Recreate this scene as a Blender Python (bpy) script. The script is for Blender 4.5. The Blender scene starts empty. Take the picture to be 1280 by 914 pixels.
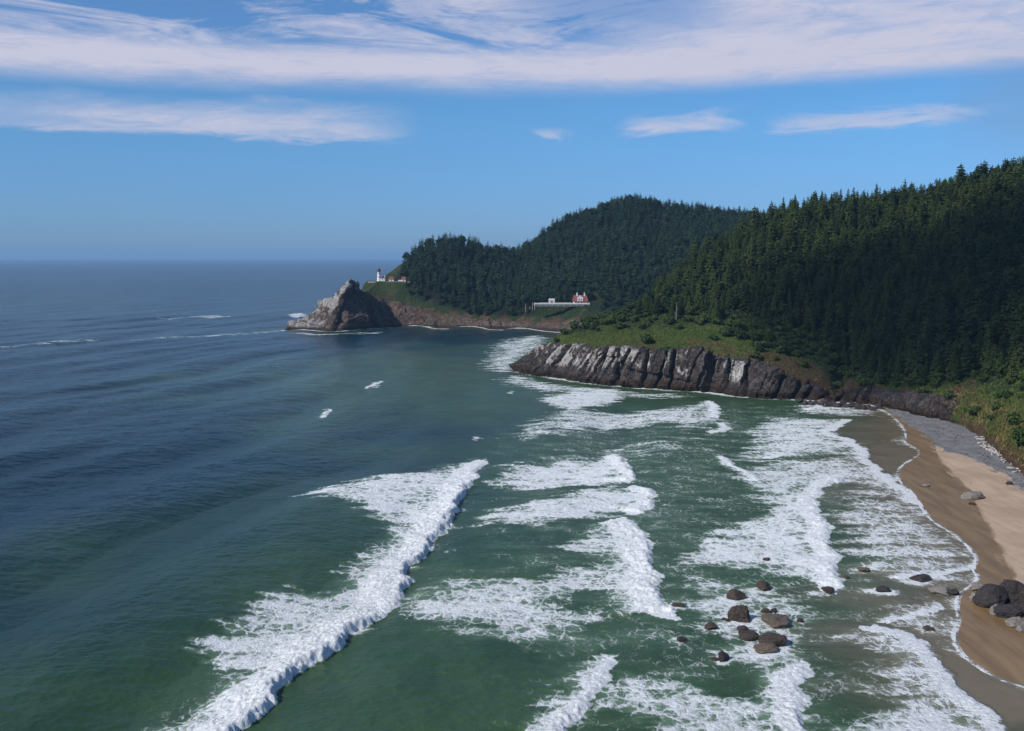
import bpy, bmesh, math, random
import numpy as np
from mathutils import Vector, Matrix
from mathutils.bvhtree import BVHTree

S = bpy.context.scene
COL = S.collection
rad = math.radians

# ------------------------------------------------------------------ camera
CAMZ = 71.0
FPX = 1280.0
TH = math.atan(135.0 / 1280.0)
cd = bpy.data.cameras.new("camera")
cam = bpy.data.objects.new("camera", cd)
COL.objects.link(cam)
cam.location = (0, 0, CAMZ)
cam.rotation_euler = (math.pi / 2 - TH, 0, 0)
cd.sensor_fit = 'HORIZONTAL'
cd.sensor_width = 36.0
cd.lens = 36.0
cd.clip_start = 1.0
cd.clip_end = 120000.0
S.camera = cam

# ------------------------------------------------------------------ light
SUN_DIR = Vector((-0.75, -0.50, 0.75)).normalized()      # towards the sun
SUN_EL = math.asin(SUN_DIR.z)
SUN_AZ = math.atan2(SUN_DIR.x, SUN_DIR.y)
sl = bpy.data.lights.new("sun", 'SUN')
sl.energy = 4.1
sl.angle = rad(0.53)
sl.color = (1.0, 0.955, 0.89)
sun = bpy.data.objects.new("sun", sl)
COL.objects.link(sun)
sun.location = SUN_DIR * 500
sun.rotation_euler = SUN_DIR.to_track_quat('Z', 'Y').to_euler()

S.view_settings.view_transform = 'Standard'
S.view_settings.look = 'None'
S.view_settings.gamma = 1.0
S.view_settings.exposure = 0.0
S.view_settings.use_curve_mapping = False
S.render.engine = 'CYCLES'
S.cycles.max_bounces = 6
S.cycles.diffuse_bounces = 2
S.cycles.glossy_bounces = 2
S.cycles.transmission_bounces = 2
S.cycles.volume_bounces = 0
S.cycles.transparent_max_bounces = 10
S.cycles.caustics_reflective = False
S.cycles.caustics_refractive = False
S.cycles.use_denoising = True
S.cycles.denoiser = 'OPENIMAGEDENOISE'
S.cycles.denoising_input_passes = 'RGB_ALBEDO_NORMAL'


# ------------------------------------------------------------------ node helper
class X:
    """a float socket with arithmetic"""
    def __init__(s, t, k): s.t, s.k = t, k
    def __add__(s, o): return mth(s.t, 'ADD', s, o)
    def __radd__(s, o): return mth(s.t, 'ADD', o, s)
    def __sub__(s, o): return mth(s.t, 'SUBTRACT', s, o)
    def __rsub__(s, o): return mth(s.t, 'SUBTRACT', o, s)
    def __mul__(s, o): return mth(s.t, 'MULTIPLY', s, o)
    def __rmul__(s, o): return mth(s.t, 'MULTIPLY', o, s)


def put(t, inp, v):
    if isinstance(v, X): t.links.new(v.k, inp)
    elif hasattr(v, 'is_output'): t.links.new(v, inp)
    else:
        if isinstance(v, (tuple, list)) and len(v) == 3 and inp.type == 'RGBA': v = (*v, 1)
        inp.default_value = v


def mth(t, op, *a, clamp=False):
    n = t.nodes.new('ShaderNodeMath'); n.operation = op; n.use_clamp = clamp
    for i, v in enumerate(a): put(t, n.inputs[i], v)
    return X(t, n.outputs[0])


def smooth(t, v, a, b, lo=0.0, hi=1.0):
    n = t.nodes.new('ShaderNodeMapRange'); n.interpolation_type = 'SMOOTHSTEP'
    put(t, n.inputs[0], v); put(t, n.inputs[1], a); put(t, n.inputs[2], b)
    put(t, n.inputs[3], lo); put(t, n.inputs[4], hi)
    return X(t, n.outputs[0])


def mix(t, f, a, b):
    n = t.nodes.new('ShaderNodeMix'); n.data_type = 'RGBA'
    put(t, n.inputs[0], f); put(t, n.inputs[6], a); put(t, n.inputs[7], b)
    return n.outputs[2]


def comb(t, x, y, z):
    n = t.nodes.new('ShaderNodeCombineXYZ')
    for i, v in enumerate((x, y, z)): put(t, n.inputs[i], v)
    return n.outputs[0]


def noise(t, vec, scale=1.0, detail=4.0, rough=0.55, dist=0.0):
    n = t.nodes.new('ShaderNodeTexNoise')
    put(t, n.inputs['Vector'], vec); put(t, n.inputs['Scale'], scale)
    put(t, n.inputs['Detail'], detail); put(t, n.inputs['Roughness'], rough); put(t, n.inputs['Distortion'], dist)
    return X(t, n.outputs['Fac'])


def vorE(t, vec, scale):
    n = t.nodes.new('ShaderNodeTexVoronoi'); n.feature = 'DISTANCE_TO_EDGE'
    put(t, n.inputs['Vector'], vec); put(t, n.inputs['Scale'], scale)
    return X(t, n.outputs['Distance'])


def attr(t, name):
    n = t.nodes.new('ShaderNodeAttribute'); n.attribute_name = name
    return X(t, n.outputs['Fac'])


def geo(t):
    g = t.nodes.new('ShaderNodeNewGeometry')
    s = t.nodes.new('ShaderNodeSeparateXYZ'); t.links.new(g.outputs['Position'], s.inputs[0])
    return g.outputs['Position'], X(t, s.outputs[0]), X(t, s.outputs[1]), X(t, s.outputs[2])


def bump(t, h, strength, dist):
    n = t.nodes.new('ShaderNodeBump')
    put(t, n.inputs['Height'], h); put(t, n.inputs['Strength'], strength); put(t, n.inputs['Distance'], dist)
    return n.outputs[0]


def new_mat(name):
    m = bpy.data.materials.new(name); m.use_nodes = True
    t = m.node_tree
    return m, t, t.nodes['Principled BSDF']


def pset(t, p, col, rough=0.8, spec=0.3, normal=None):
    put(t, p.inputs['Base Color'], col); put(t, p.inputs['Roughness'], rough)
    p.inputs['Specular IOR Level'].default_value = spec
    if normal is not None: t.links.new(normal, p.inputs['Normal'])


def plain(name, col, var=0.2, scale=0.6, rough=0.75):
    m, t, p = new_mat(name)
    pos, x, y, z = geo(t)
    n = noise(t, pos, scale, 5)
    a = tuple(c * (1 - var) for c in col); b = tuple(min(1, c * (1 + var)) for c in col)
    pset(t, p, mix(t, n, a, b), rough)
    return m


# ------------------------------------------------------------------ sky
W = bpy.data.worlds.new("World"); S.world = W; W.use_nodes = True
t = W.node_tree
bg = t.nodes['Background']
sky = t.nodes.new('ShaderNodeTexSky'); sky.sky_type = 'NISHITA'; sky.sun_disc = False
sky.sun_elevation = SUN_EL; sky.sun_rotation = SUN_AZ
sky.altitude = 0; sky.air_density = 1.0; sky.dust_density = 0.25; sky.ozone_density = 3.0
BGS = 0.095
bg.inputs['Strength'].default_value = BGS
tc = t.nodes.new('ShaderNodeTexCoord')
sp = t.nodes.new('ShaderNodeSeparateXYZ'); t.links.new(tc.outputs['Generated'], sp.inputs[0])
dx, dy, dz = (X(t, sp.outputs[i]) for i in range(3))
el = mth(t, 'ARCSINE', dz) * 57.2958
az = mth(t, 'ARCTAN2', dx, dy) * 57.2958


def win(v, a, b, s): return smooth(t, v, a - s, a + s) * (1.0 - smooth(t, v, b - s, b + s))


n1 = noise(t, comb(t, az * 0.055, el * 0.30, 3.1), 1.0, 8, 0.62, 0.3)
n2 = noise(t, comb(t, az * 0.075 - el * 0.11, el * 0.46 + az * 0.02, 7.7), 1.0, 10, 0.66, 0.9)
n3 = noise(t, comb(t, az * 0.16, el * 0.9, 1.3), 1.0, 9, 0.66, 0.6)
n4 = noise(t, comb(t, az * 0.30 - el * 0.25, el * 1.5, 5.5), 1.0, 8, 0.7, 0.8)
e0 = 8.75 + (n1 - 0.5) * 1.3 + az * 0.004
main = smooth(t, el, e0 - 0.25, e0 + 1.0 + n3 * 0.8)
gap = smooth(t, n2, 0.42, 0.60) * smooth(t, el, 10.2, 11.7) * win(az, -40.0, 6.0, 6.0)
gap = gap + 0.6 * win(az, 1.0, 11.0, 3.0) * smooth(t, el, 11.4, 13.0) * (0.4 + n4)
high = smooth(t, el, 13.5, 18.0)
main = main * (0.45 + 0.55 * smooth(t, n2 * 0.55 + n4 * 0.45, 0.35, 0.61) + 0.25 * win(el, 9.2, 11.0, 0.7)) * (1.0 - mth(t, 'MINIMUM', gap, 0.95)) * (1.0 - 0.95 * high)
ee = el + (n3 - 0.5) * 2.0 + (n4 - 0.5) * 0.6
azw = az + (n3 - 0.5) * 7.0 + (n4 - 0.5) * 3.0
low_a = smooth(t, ee, 6.1, 6.55) * (1.0 - smooth(t, ee, 7.0, 8.7)) * (1.0 - smooth(t, az, -9.5, -4.5)) * (0.5 + 0.7 * smooth(t, n1, 0.36, 0.55))
low_b = smooth(t, ee, 6.5, 7.0) * (1.0 - smooth(t, ee, 7.1, 8.0)) * win(azw, 7.0, 11.6, 1.2)
low_c = smooth(t, ee, 6.5, 7.0) * (1.0 - smooth(t, ee, 7.1, 7.8)) * win(azw, 15.2, 23.0, 1.5)
low_d = smooth(t, ee, 6.3, 6.6) * (1.0 - smooth(t, ee, 6.7, 7.2)) * win(azw, 1.4, 3.0, 0.7)
lowc = mth(t, 'MAXIMUM', mth(t, 'MAXIMUM', low_a, low_b), mth(t, 'MAXIMUM', low_c * 0.9, low_d * 0.7)) * (0.15 + 1.1 * n4)
cl = mth(t, 'MAXIMUM', main, lowc, clamp=True)
ccol = tuple(c / BGS for c in (0.58, 0.59, 0.73))
tint = t.nodes.new('ShaderNodeMix'); tint.data_type = 'RGBA'; tint.blend_type = 'MULTIPLY'
tint.inputs[0].default_value = 1.0
t.links.new(sky.outputs[0], tint.inputs[6]); t.links.new(mix(t, smooth(t, el, 0.0, 9.0), (0.36, 0.61, 1.17), (0.46, 0.82, 1.18)), tint.inputs[7])
grey = win(az + (n3 - 0.5) * 6.0, 23.5, 40.0, 2.6) * win(el, 5.6, 9.3, 2.0) * 0.42
skyc = mix(t, cl, tint.outputs[2], (*ccol, 1))
skyc = mix(t, grey * (0.3 + n2), skyc, tuple(c / BGS for c in (0.22, 0.27, 0.40)))
t.links.new(skyc, bg.inputs['Color'])

# ------------------------------------------------------------------ numpy noise
_r = np.random.RandomState(11)
PERM = _r.permutation(256).astype(np.int32); PERM = np.concatenate([PERM, PERM, PERM])
ang = _r.rand(256) * 2 * np.pi
G2 = np.stack([np.cos(ang), np.sin(ang)], 1)
g3 = _r.randn(256, 3); G3 = g3 / np.linalg.norm(g3, axis=1)[:, None]


def pn2(x, y):
    xi = np.floor(x).astype(np.int32); yi = np.floor(y).astype(np.int32)
    xf = x - xi; yf = y - yi
    u = xf ** 3 * (xf * (xf * 6 - 15) + 10); v = yf ** 3 * (yf * (yf * 6 - 15) + 10)
    def g(a, b):
        h = PERM[PERM[(xi + a) & 255] + ((yi + b) & 255)]
        return G2[h, 0] * (xf - a) + G2[h, 1] * (yf - b)
    a = g(0, 0); b = g(1, 0); c = g(0, 1); d = g(1, 1)
    a = a + u * (b - a); c = c + u * (d - c)
    return (a + v * (c - a)) * 1.5


def pn3(x, y, z):
    xi = np.floor(x).astype(np.int32); yi = np.floor(y).astype(np.int32); zi = np.floor(z).astype(np.int32)
    xf = x - xi; yf = y - yi; zf = z - zi
    u, v, w = (q ** 3 * (q * (q * 6 - 15) + 10) for q in (xf, yf, zf))
    def g(a, b, c):
        h = PERM[PERM[PERM[(xi + a) & 255] + ((yi + b) & 255)] + ((zi + c) & 255)]
        return G3[h, 0] * (xf - a) + G3[h, 1] * (yf - b) + G3[h, 2] * (zf - c)
    def l(a, b, k): return a + k * (b - a)
    return l(l(l(g(0, 0, 0), g(1, 0, 0), u), l(g(0, 1, 0), g(1, 1, 0), u), v),
             l(l(g(0, 0, 1), g(1, 0, 1), u), l(g(0, 1, 1), g(1, 1, 1), u), v), w) * 1.5


def fbm2(x, y, o=4, r=0.5):
    s = 0; a = 1.0; f = 1.0; tot = 0
    for i in range(o):
        s = s + a * pn2(x * f + 17.3 * i, y * f - 9.1 * i); tot += a; a *= r; f *= 2.03
    return s / tot


def fbm3(x, y, z, o=4, r=0.5):
    s = 0; a = 1.0; f = 1.0; tot = 0
    for i in range(o):
        s = s + a * pn3(x * f + 17.3 * i, y * f - 9.1 * i, z * f + 3.7 * i); tot += a; a *= r; f *= 2.03
    return s / tot


def ridge3(x, y, z, o=4, r=0.55):
    s = 0; a = 1.0; f = 1.0; tot = 0
    for i in range(o):
        s = s + a * (1 - 2 * np.abs(pn3(x * f + 17.3 * i, y * f - 9.1 * i, z * f + 3.7 * i))); tot += a; a *= r; f *= 2.1
    return s / tot


def sst(v, a, b):
    q = np.clip((v - a) / (b - a), 0, 1)
    return q * q * (3 - 2 * q)


# ------------------------------------------------------------------ where things stand
ST, CT = math.sin(TH), math.cos(TH)


def ray(px, py):
    u = (px - 640) / FPX; v = (457 - py) / FPX
    return np.array([u, CT + v * ST, -ST + v * CT])


def at_z(px, py, z=0.0):
    d = ray(px, py); k = (z - CAMZ) / d[2]
    return np.array([d[0] * k, d[1] * k, z])


def at_y(px, py, Y):
    d = ray(px, py); k = Y / d[1]
    return np.array([d[0] * k, Y, CAMZ + d[2] * k])


def to_px(P):
    x, y, z = P[..., 0], P[..., 1], P[..., 2] - CAMZ
    dep = y * CT - z * ST
    up = y * ST + z * CT
    return 640 + FPX * x / dep, 457 - FPX * up / dep, dep


# ------------------------------------------------------------------ mesh helpers
def link_mesh(name, V, F, mats, parent=None, smooth=False, midx=None, attrs=None):
    V = np.asarray(V, np.float32); F = np.asarray(F, np.int32)
    me = bpy.data.meshes.new(name)
    me.vertices.add(len(V)); me.vertices.foreach_set('co', V.ravel())
    k = F.shape[1]
    me.loops.add(F.size); me.loops.foreach_set('vertex_index', F.ravel())
    me.polygons.add(len(F)); me.polygons.foreach_set('loop_start', np.arange(len(F), dtype=np.int32) * k)
    if not isinstance(mats, (list, tuple)): mats = [mats]
    for m in mats: me.materials.append(m)
    if midx is not None: me.polygons.foreach_set('material_index', np.asarray(midx, np.int32))
    me.polygons.foreach_set('use_smooth', np.full(len(F), smooth, bool))
    me.update(calc_edges=True)
    for an, av in (attrs or {}).items():
        a = me.attributes.new(an, 'FLOAT', 'POINT'); a.data.foreach_set('value', np.asarray(av, np.float32).ravel())
    o = bpy.data.objects.new(name, me); COL.objects.link(o)
    if parent is not None: o.parent = parent
    return o


def grid_faces(nr, nc):
    i = np.arange(nr - 1)[:, None] * nc + np.arange(nc - 1)[None]
    i = i.ravel()
    return np.stack([i, i + 1, i + nc + 1, i + nc], 1)


def tag(o, label=None, cat=None, group=None, kind=None):
    if label: o['label'] = label
    if cat: o['category'] = cat
    if group: o['group'] = group
    if kind: o['kind'] = kind
    return o


def empty(name, loc, rz=0.0):
    o = bpy.data.objects.new(name, None); COL.objects.link(o)
    o.location = loc; o.rotation_euler = (0, 0, rz); o.empty_display_size = 0.5
    return o


class MB:
    """collects polygons for ONE mesh"""
    def __init__(s): s.v = []; s.f = []
    def add(s, vs, fs):
        b = len(s.v); s.v += [tuple(v) for v in vs]; s.f += [tuple(b + i for i in f) for f in fs]
    def box(s, x0, x1, y0, y1, z0, z1):
        s.add([(x0, y0, z0), (x1, y0, z0), (x1, y1, z0), (x0, y1, z0), (x0, y0, z1), (x1, y0, z1), (x1, y1, z1), (x0, y1, z1)],
              [(3, 2, 1, 0), (4, 5, 6, 7), (0, 1, 5, 4), (1, 2, 6, 5), (2, 3, 7, 6), (3, 0, 4, 7)])
    def lathe(s, prof, n=20, c=(0, 0)):
        b = []
        for r, z in prof:
            b += [(c[0] + r * math.cos(2 * math.pi * i / n), c[1] + r * math.sin(2 * math.pi * i / n), z) for i in range(n)]
        fs = []
        for k in range(len(prof) - 1):
            for i in range(n):
                j = (i + 1) % n
                fs.append((k * n + i, k * n + j, (k + 1) * n + j, (k + 1) * n + i))
        fs.append(tuple(range(n))[::-1]); fs.append(tuple((len(prof) - 1) * n + i for i in range(n)))
        s.add(b, fs)
    def gable(s, x0, x1, y0, y1, z0, z1, axis='x', over=0.0):
        if axis == 'x':
            ym = (y0 + y1) / 2
            s.add([(x0, y0, z0), (x1, y0, z0), (x1, y1, z0), (x0, y1, z0), (x0 + over, ym, z1), (x1 - over, ym, z1)],
                  [(3, 2, 1, 0), (0, 1, 5, 4), (2, 3, 4, 5), (1, 2, 5), (3, 0, 4)])
        else:
            xm = (x0 + x1) / 2
            s.add([(x0, y0, z0), (x1, y0, z0), (x1, y1, z0), (x0, y1, z0), (xm, y0 + over, z1), (xm, y1 - over, z1)],
                  [(3, 2, 1, 0), (1, 2, 5, 4), (3, 0, 4, 5), (0, 1, 4), (2, 3, 5)])
    def tube(s, p, q, r0, r1, n=6):
        p = Vector(p); q = Vector(q); d = (q - p).normalized()
        a = d.orthogonal().normalized(); b = d.cross(a)
        vs = []
        for c, r in ((p, r0), (q, r1)):
            vs += [c + a * (r * math.cos(2 * math.pi * i / n)) + b * (r * math.sin(2 * math.pi * i / n)) for i in range(n)]
        s.add(vs, [(i, (i + 1) % n, n + (i + 1) % n, n + i) for i in range(n)] + [tuple(range(n))[::-1], tuple(range(n, 2 * n))])
    def build(s, name, mat, parent=None, smooth=False):
        me = bpy.data.meshes.new(name); me.from_pydata(s.v, [], s.f)
        me.materials.append(mat)
        if smooth: me.polygons.foreach_set('use_smooth', [True] * len(me.polygons))
        me.update()
        o = bpy.data.objects.new(name, me); COL.objects.link(o)
        if parent is not None: o.parent = parent
        return o


# ------------------------------------------------------------------ materials
def rock_colour(t, pos, x, y, z, guano_lit, brown, base=(0.040, 0.036, 0.034)):
    a = noise(t, pos, 0.16, 8, 0.62)
    b = noise(t, comb(t, x * 0.30, y * 0.30, z * 0.10), 1.0, 6, 0.62)
    c = noise(t, pos, 1.1, 5, 0.6)
    a2 = noise(t, comb(t, x * 0.45, y * 0.45, z * 0.22), 1.0, 9, 0.72)
    cw = noise(t, pos, 0.5, 4) * 1.6
    ck = smooth(t, vorE(t, comb(t, x * 0.42 + cw, y * 0.42 + cw, z * 0.17 + cw * 0.6), 1.0), 0.0, 0.13)
    col = mix(t, smooth(t, a * 0.45 + a2 * 0.55, 0.36, 0.66), tuple(k * 0.42 for k in base), tuple(k * 3.3 for k in base))
    col = mix(t, smooth(t, b, 0.45, 0.62) * brown, col, (0.15, 0.085, 0.05))
    col = mix(t, smooth(t, c, 0.58, 0.72) * 0.6, col, (0.17, 0.15, 0.125))
    col = mix(t, guano_lit, col, (0.52, 0.49, 0.46))
    return col, (a * 1.2 + c * 0.7 + a2 * 1.0 + ck * 0.9)


def terrain_mat(name, guano_lo, guano_hi, gth, grass_a, grass_b, brown=0.7, tide=4.0, base=(0.040, 0.036, 0.034)):
    m, t, p = new_mat(name)
    pos, x, y, z = geo(t)
    rock, wood, dirt, gu, scrub = (attr(t, k) for k in ('rock', 'wood', 'dirt', 'guano_lit', 'scrub'))
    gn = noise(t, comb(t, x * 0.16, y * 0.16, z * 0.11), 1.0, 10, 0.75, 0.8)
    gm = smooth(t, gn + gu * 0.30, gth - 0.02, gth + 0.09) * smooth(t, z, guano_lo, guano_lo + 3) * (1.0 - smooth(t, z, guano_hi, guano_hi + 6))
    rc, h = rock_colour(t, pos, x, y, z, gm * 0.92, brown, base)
    weed = 1.0 - smooth(t, z + (noise(t, pos, 0.4, 4) - 0.5) * 3.0, tide - 1.0, tide + 0.6)
    rc = mix(t, weed, rc, mix(t, noise(t, pos, 0.7, 5), (0.025, 0.018, 0.013), (0.085, 0.055, 0.035)))
    g1 = noise(t, pos, 0.035, 6, 0.6); g2 = noise(t, pos, 0.5, 5, 0.65)
    gc = mix(t, smooth(t, g1, 0.38, 0.62), grass_a, grass_b)
    gc = mix(t, smooth(t, g2, 0.45, 0.7) * 0.6, gc, (0.022, 0.045, 0.012))
    gc = mix(t, scrub, gc, mix(t, g2, (0.015, 0.032, 0.010), (0.04, 0.065, 0.018)))
    gc = mix(t, wood, gc, (0.014, 0.018, 0.009))
    dm = smooth(t, noise(t, pos, 0.07, 7, 0.65) + dirt * 0.35, 0.62, 0.72)
    gc = mix(t, dm, gc, mix(t, g2, (0.075, 0.045, 0.024), (0.17, 0.105, 0.055)))
    rm = smooth(t, rock + (noise(t, pos, 0.22, 7, 0.65) - 0.5) * 0.9, 0.40, 0.56)
    pset(t, p, mix(t, rm, gc, rc), 0.88, 0.2, bump(t, h + g2 * 0.6, 0.9, 1.5))
    return m


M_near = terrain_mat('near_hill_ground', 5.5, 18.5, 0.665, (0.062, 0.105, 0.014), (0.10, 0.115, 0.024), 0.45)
M_far = terrain_mat('headland_ground', 2.0, 60.0, 0.62, (0.040, 0.075, 0.018), (0.075, 0.09, 0.025), 0.8, 2.5, (0.075, 0.058, 0.046))


def sea_mat():
    m, t, p = new_mat('sea_water')
    pos, x, y, z = geo(t)
    foam, shal, film, far, thin = (attr(t, k) for k in ('foam', 'shallow', 'film', 'far', 'thin'))
    nl = noise(t, comb(t, x * 0.018, y * 0.010, 0.0), 1.0, 5)
    nm = noise(t, comb(t, x * 0.05, y * 0.03, 4.0), 1.0, 5, 0.6)
    deep = mix(t, nl, (0.0006, 0.0150, 0.0225), (0.0014, 0.028, 0.037))
    green = mix(t, nm, (0.010, 0.038, 0.018), (0.062, 0.115, 0.048))
    milk = smooth(t, foam + (noise(t, comb(t, x * 0.04, y * 0.10, 7.0), 1.0, 7, 0.68) - 0.5) * 0.75, 0.10, 0.55)
    wc = mix(t, shal, deep, green)
    wc = mix(t, film, wc, mix(t, nm, (0.075, 0.075, 0.042), (0.165, 0.135, 0.082)))
    wc = mix(t, thin * 0.85, wc, mix(t, nm, (0.15, 0.115, 0.068), (0.215, 0.165, 0.105)))
    wc = mix(t, milk * 0.72, wc, mix(t, film, (0.155, 0.245, 0.155), (0.26, 0.24, 0.165)))
    # foam: lace of cells plus clots
    wv = noise(t, comb(t, x, y * 0.8, z), 0.35, 3)
    wpx = x + wv * 3.0; wpy = y * 0.8 + noise(t, comb(t, x, y, z + 9.0), 0.4, 3) * 3.0
    l1 = 1.0 - smooth(t, vorE(t, comb(t, wpx, wpy, 0.0), 0.42), 0.0, 0.26)
    l2 = 1.0 - smooth(t, vorE(t, comb(t, wpx, wpy, 5.0), 1.1), 0.0, 0.26)
    f1 = noise(t, comb(t, x * 0.75, y * 0.7, 0.0), 0.30, 9, 0.70, 0.6)
    f2 = noise(t, comb(t, x * 0.8, y, 2.0), 0.11, 5, 0.65)
    pat = (f1 * 0.85 + f2 * 0.55) * 0.60 + l1 * 0.20 + l2 * 0.12
    thr = 0.935 - foam * 0.79
    fm = smooth(t, pat, thr - 0.12, thr + 0.21)
    b1 = noise(t, comb(t, x * 0.55, y * 0.9, 0.0), 0.55, 6, 0.62)
    b2 = noise(t, comb(t, x, y, 0.0), 0.07, 4, 0.55)
    hgt = b1 * 0.55 + b2 * 1.6
    hf = noise(t, pos, 1.3, 6, 0.7, 0.4) * 1.1 + fm * 0.5
    hh = t.nodes.new('ShaderNodeMix'); hh.data_type = 'FLOAT'
    put(t, hh.inputs[0], fm); put(t, hh.inputs[2], hgt * (1.0 - film * 0.7)); put(t, hh.inputs[3], hf)
    nb = bump(t, hh.outputs[0], smooth(t, noise(t, comb(t, x * 0.004, y * 0.0025, 3.0), 1.0, 5, 0.6), 0.3, 0.7, 0.5, 1.0) * (1.0 - far * 0.65), 1.0)
    col = mix(t, fm, wc, mix(t, smooth(t, noise(t, pos, 0.9, 6, 0.7), 0.3, 0.6), (0.60, 0.64, 0.64), (0.86, 0.87, 0.86)))
    pset(t, p, col, 0.12, 0.20, nb)
    p.inputs['IOR'].default_value = 1.333
    put(t, p.inputs['Roughness'], mth(t, 'MAXIMUM', fm * 0.75, 0.20 + far * 0.06))
    return m


M_sea = sea_mat()


def beach_mat():
    m, t, p = new_mat('beach_sand')
    pos, x, y, z = geo(t)
    wet, grav = attr(t, 'wet'), attr(t, 'gravel')
    n0 = noise(t, pos, 0.06, 6, 0.6); n1 = noise(t, pos, 0.5, 6, 0.65); n2 = noise(t, pos, 2.2, 5, 0.7)
    st = noise(t, comb(t, x * 0.35, y * 0.05, 0.0), 1.0, 5, 0.6)
    dry = mix(t, smooth(t, n0 * 0.6 + st * 0.4, 0.35, 0.65), (0.36, 0.255, 0.17), (0.50, 0.37, 0.26))
    wetc = mix(t, smooth(t, st, 0.3, 0.7), (0.175, 0.108, 0.046), (0.26, 0.170, 0.082))
    wm = smooth(t, wet + (n0 - 0.5) * 0.5, 0.35, 0.62)
    sc = mix(t, wm, dry, wetc)
    gc = mix(t, smooth(t, n2, 0.35, 0.65), (0.12, 0.118, 0.12), (0.33, 0.32, 0.31))
    gc = mix(t, smooth(t, noise(t, comb(t, x * 0.30, y * 0.12, 0.0), 1.0, 6, 0.65), 0.35, 0.65) * 0.55, gc, (0.085, 0.08, 0.08))
    gc = mix(t, smooth(t, noise(t, pos, 0.9, 8, 0.8), 0.58, 0.66) * 0.85, gc, (0.5, 0.47, 0.43))
    gm = smooth(t, grav + (n1 - 0.5) * 0.45, 0.38, 0.60)
    pset(t, p, mix(t, gm, sc, gc), 0.8, 0.18, bump(t, n2 * gm * 2.0 + n1 * 0.25 * (1.0 - wm), 0.5, 0.35))
    put(t, p.inputs['Roughness'], 0.85 - 0.50 * wm * (1.0 - gm))
    return m


M_beach = beach_mat()


def foliage(name, a, b, sc=0.09):
    m, t, p = new_mat(name)
    pos, x, y, z = geo(t)
    n = noise(t, pos, sc, 3, 0.5); n2 = noise(t, pos, 1.4, 3)
    vo = t.nodes.new('ShaderNodeTexVoronoi'); vo.inputs['Scale'].default_value = 0.16
    t.links.new(comb(t, x, y, 0.0), vo.inputs['Vector'])
    vs = t.nodes.new('ShaderNodeSeparateColor'); t.links.new(vo.outputs['Color'], vs.inputs[0])
    cr, cg = X(t, vs.outputs[0]), X(t, vs.outputs[1])
    c = mix(t, smooth(t, n * 0.5 + cr * 0.5, 0.25, 0.75), a, b)
    c = mix(t, smooth(t, cg, 0.80, 0.95) * 0.35, c, tuple(k * q for k, q in zip(b, (1.9, 1.25, 1.2))))
    c = mix(t, smooth(t, n2, 0.4, 0.75) * 0.45, c, tuple(k * 1.7 for k in b))
    pset(t, p, c, 0.75, 0.15)
    return m


M_spruce = foliage('spruce_needles', (0.010, 0.024, 0.009), (0.045, 0.068, 0.015))
M_farwood = foliage('far_needles', (0.012, 0.030, 0.018), (0.026, 0.050, 0.022), 0.03)
M_shrub = foliage('shrub_leaves', (0.026, 0.052, 0.012), (0.060, 0.090, 0.020), 0.12)
M_scrub = foliage('scrub_leaves', (0.052, 0.088, 0.012), (0.105, 0.125, 0.026), 0.05)
M_bark = plain('bark', (0.085, 0.070, 0.055), 0.4, 1.5)
M_dead = plain('dead_wood', (0.26, 0.24, 0.21), 0.35, 2.0)
M_drift = plain('drift_wood', (0.42, 0.39, 0.35), 0.3, 1.5)


def stone(name, base, pale, amount):
    m, t, p = new_mat(name)
    pos, x, y, z = geo(t)
    ob = t.nodes.new('ShaderNodeObjectInfo')
    v = t.nodes.new('ShaderNodeVectorMath'); v.operation = 'ADD'
    t.links.new(pos, v.inputs[0]); t.links.new(ob.outputs['Location'], v.inputs[1])
    q = v.outputs[0]
    n1 = noise(t, q, 0.5, 7, 0.65); n2 = noise(t, q, 2.5, 6, 0.65)
    c = mix(t, n1, tuple(k * 0.5 for k in base), tuple(k * 1.6 for k in base))
    n3 = noise(t, q, 1.1, 8, 0.75)
    c = mix(t, smooth(t, n3, 0.52, 0.66) * 0.8, c, tuple(k * 0.35 for k in base))
    c = mix(t, smooth(t, n2, 0.52, 0.72) * amount, c, pale)
    pset(t, p, c, 0.6, 0.4, bump(t, n2 * 0.7 + n1 * 1.4, 1.0, 0.7))
    return m


M_wetrock = stone('wet_brown_rock', (0.060, 0.042, 0.030), (0.21, 0.16, 0.11), 0.75)
M_darkrock = stone('dark_basalt', (0.045, 0.036, 0.034), (0.16, 0.13, 0.12), 0.5)
M_tanrock = stone('tan_rock', (0.14, 0.105, 0.075), (0.30, 0.24, 0.18), 0.7)
M_palerock = stone('pale_barnacle_rock', (0.24, 0.21, 0.18), (0.48, 0.45, 0.41), 0.8)
M_white = plain('white_paint', (0.78, 0.77, 0.74), 0.05, 0.4, 0.5)
M_redroof = plain('red_roof', (0.22, 0.062, 0.062), 0.2, 1.2, 0.7)
M_glass = plain('dark_glass', (0.03, 0.035, 0.04), 0.2, 0.5, 0.1)
M_grey = plain('grey_iron', (0.10, 0.10, 0.11), 0.2, 1.0, 0.5)
M_path = plain('pale_path', (0.36, 0.33, 0.28), 0.2, 0.7)


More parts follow.
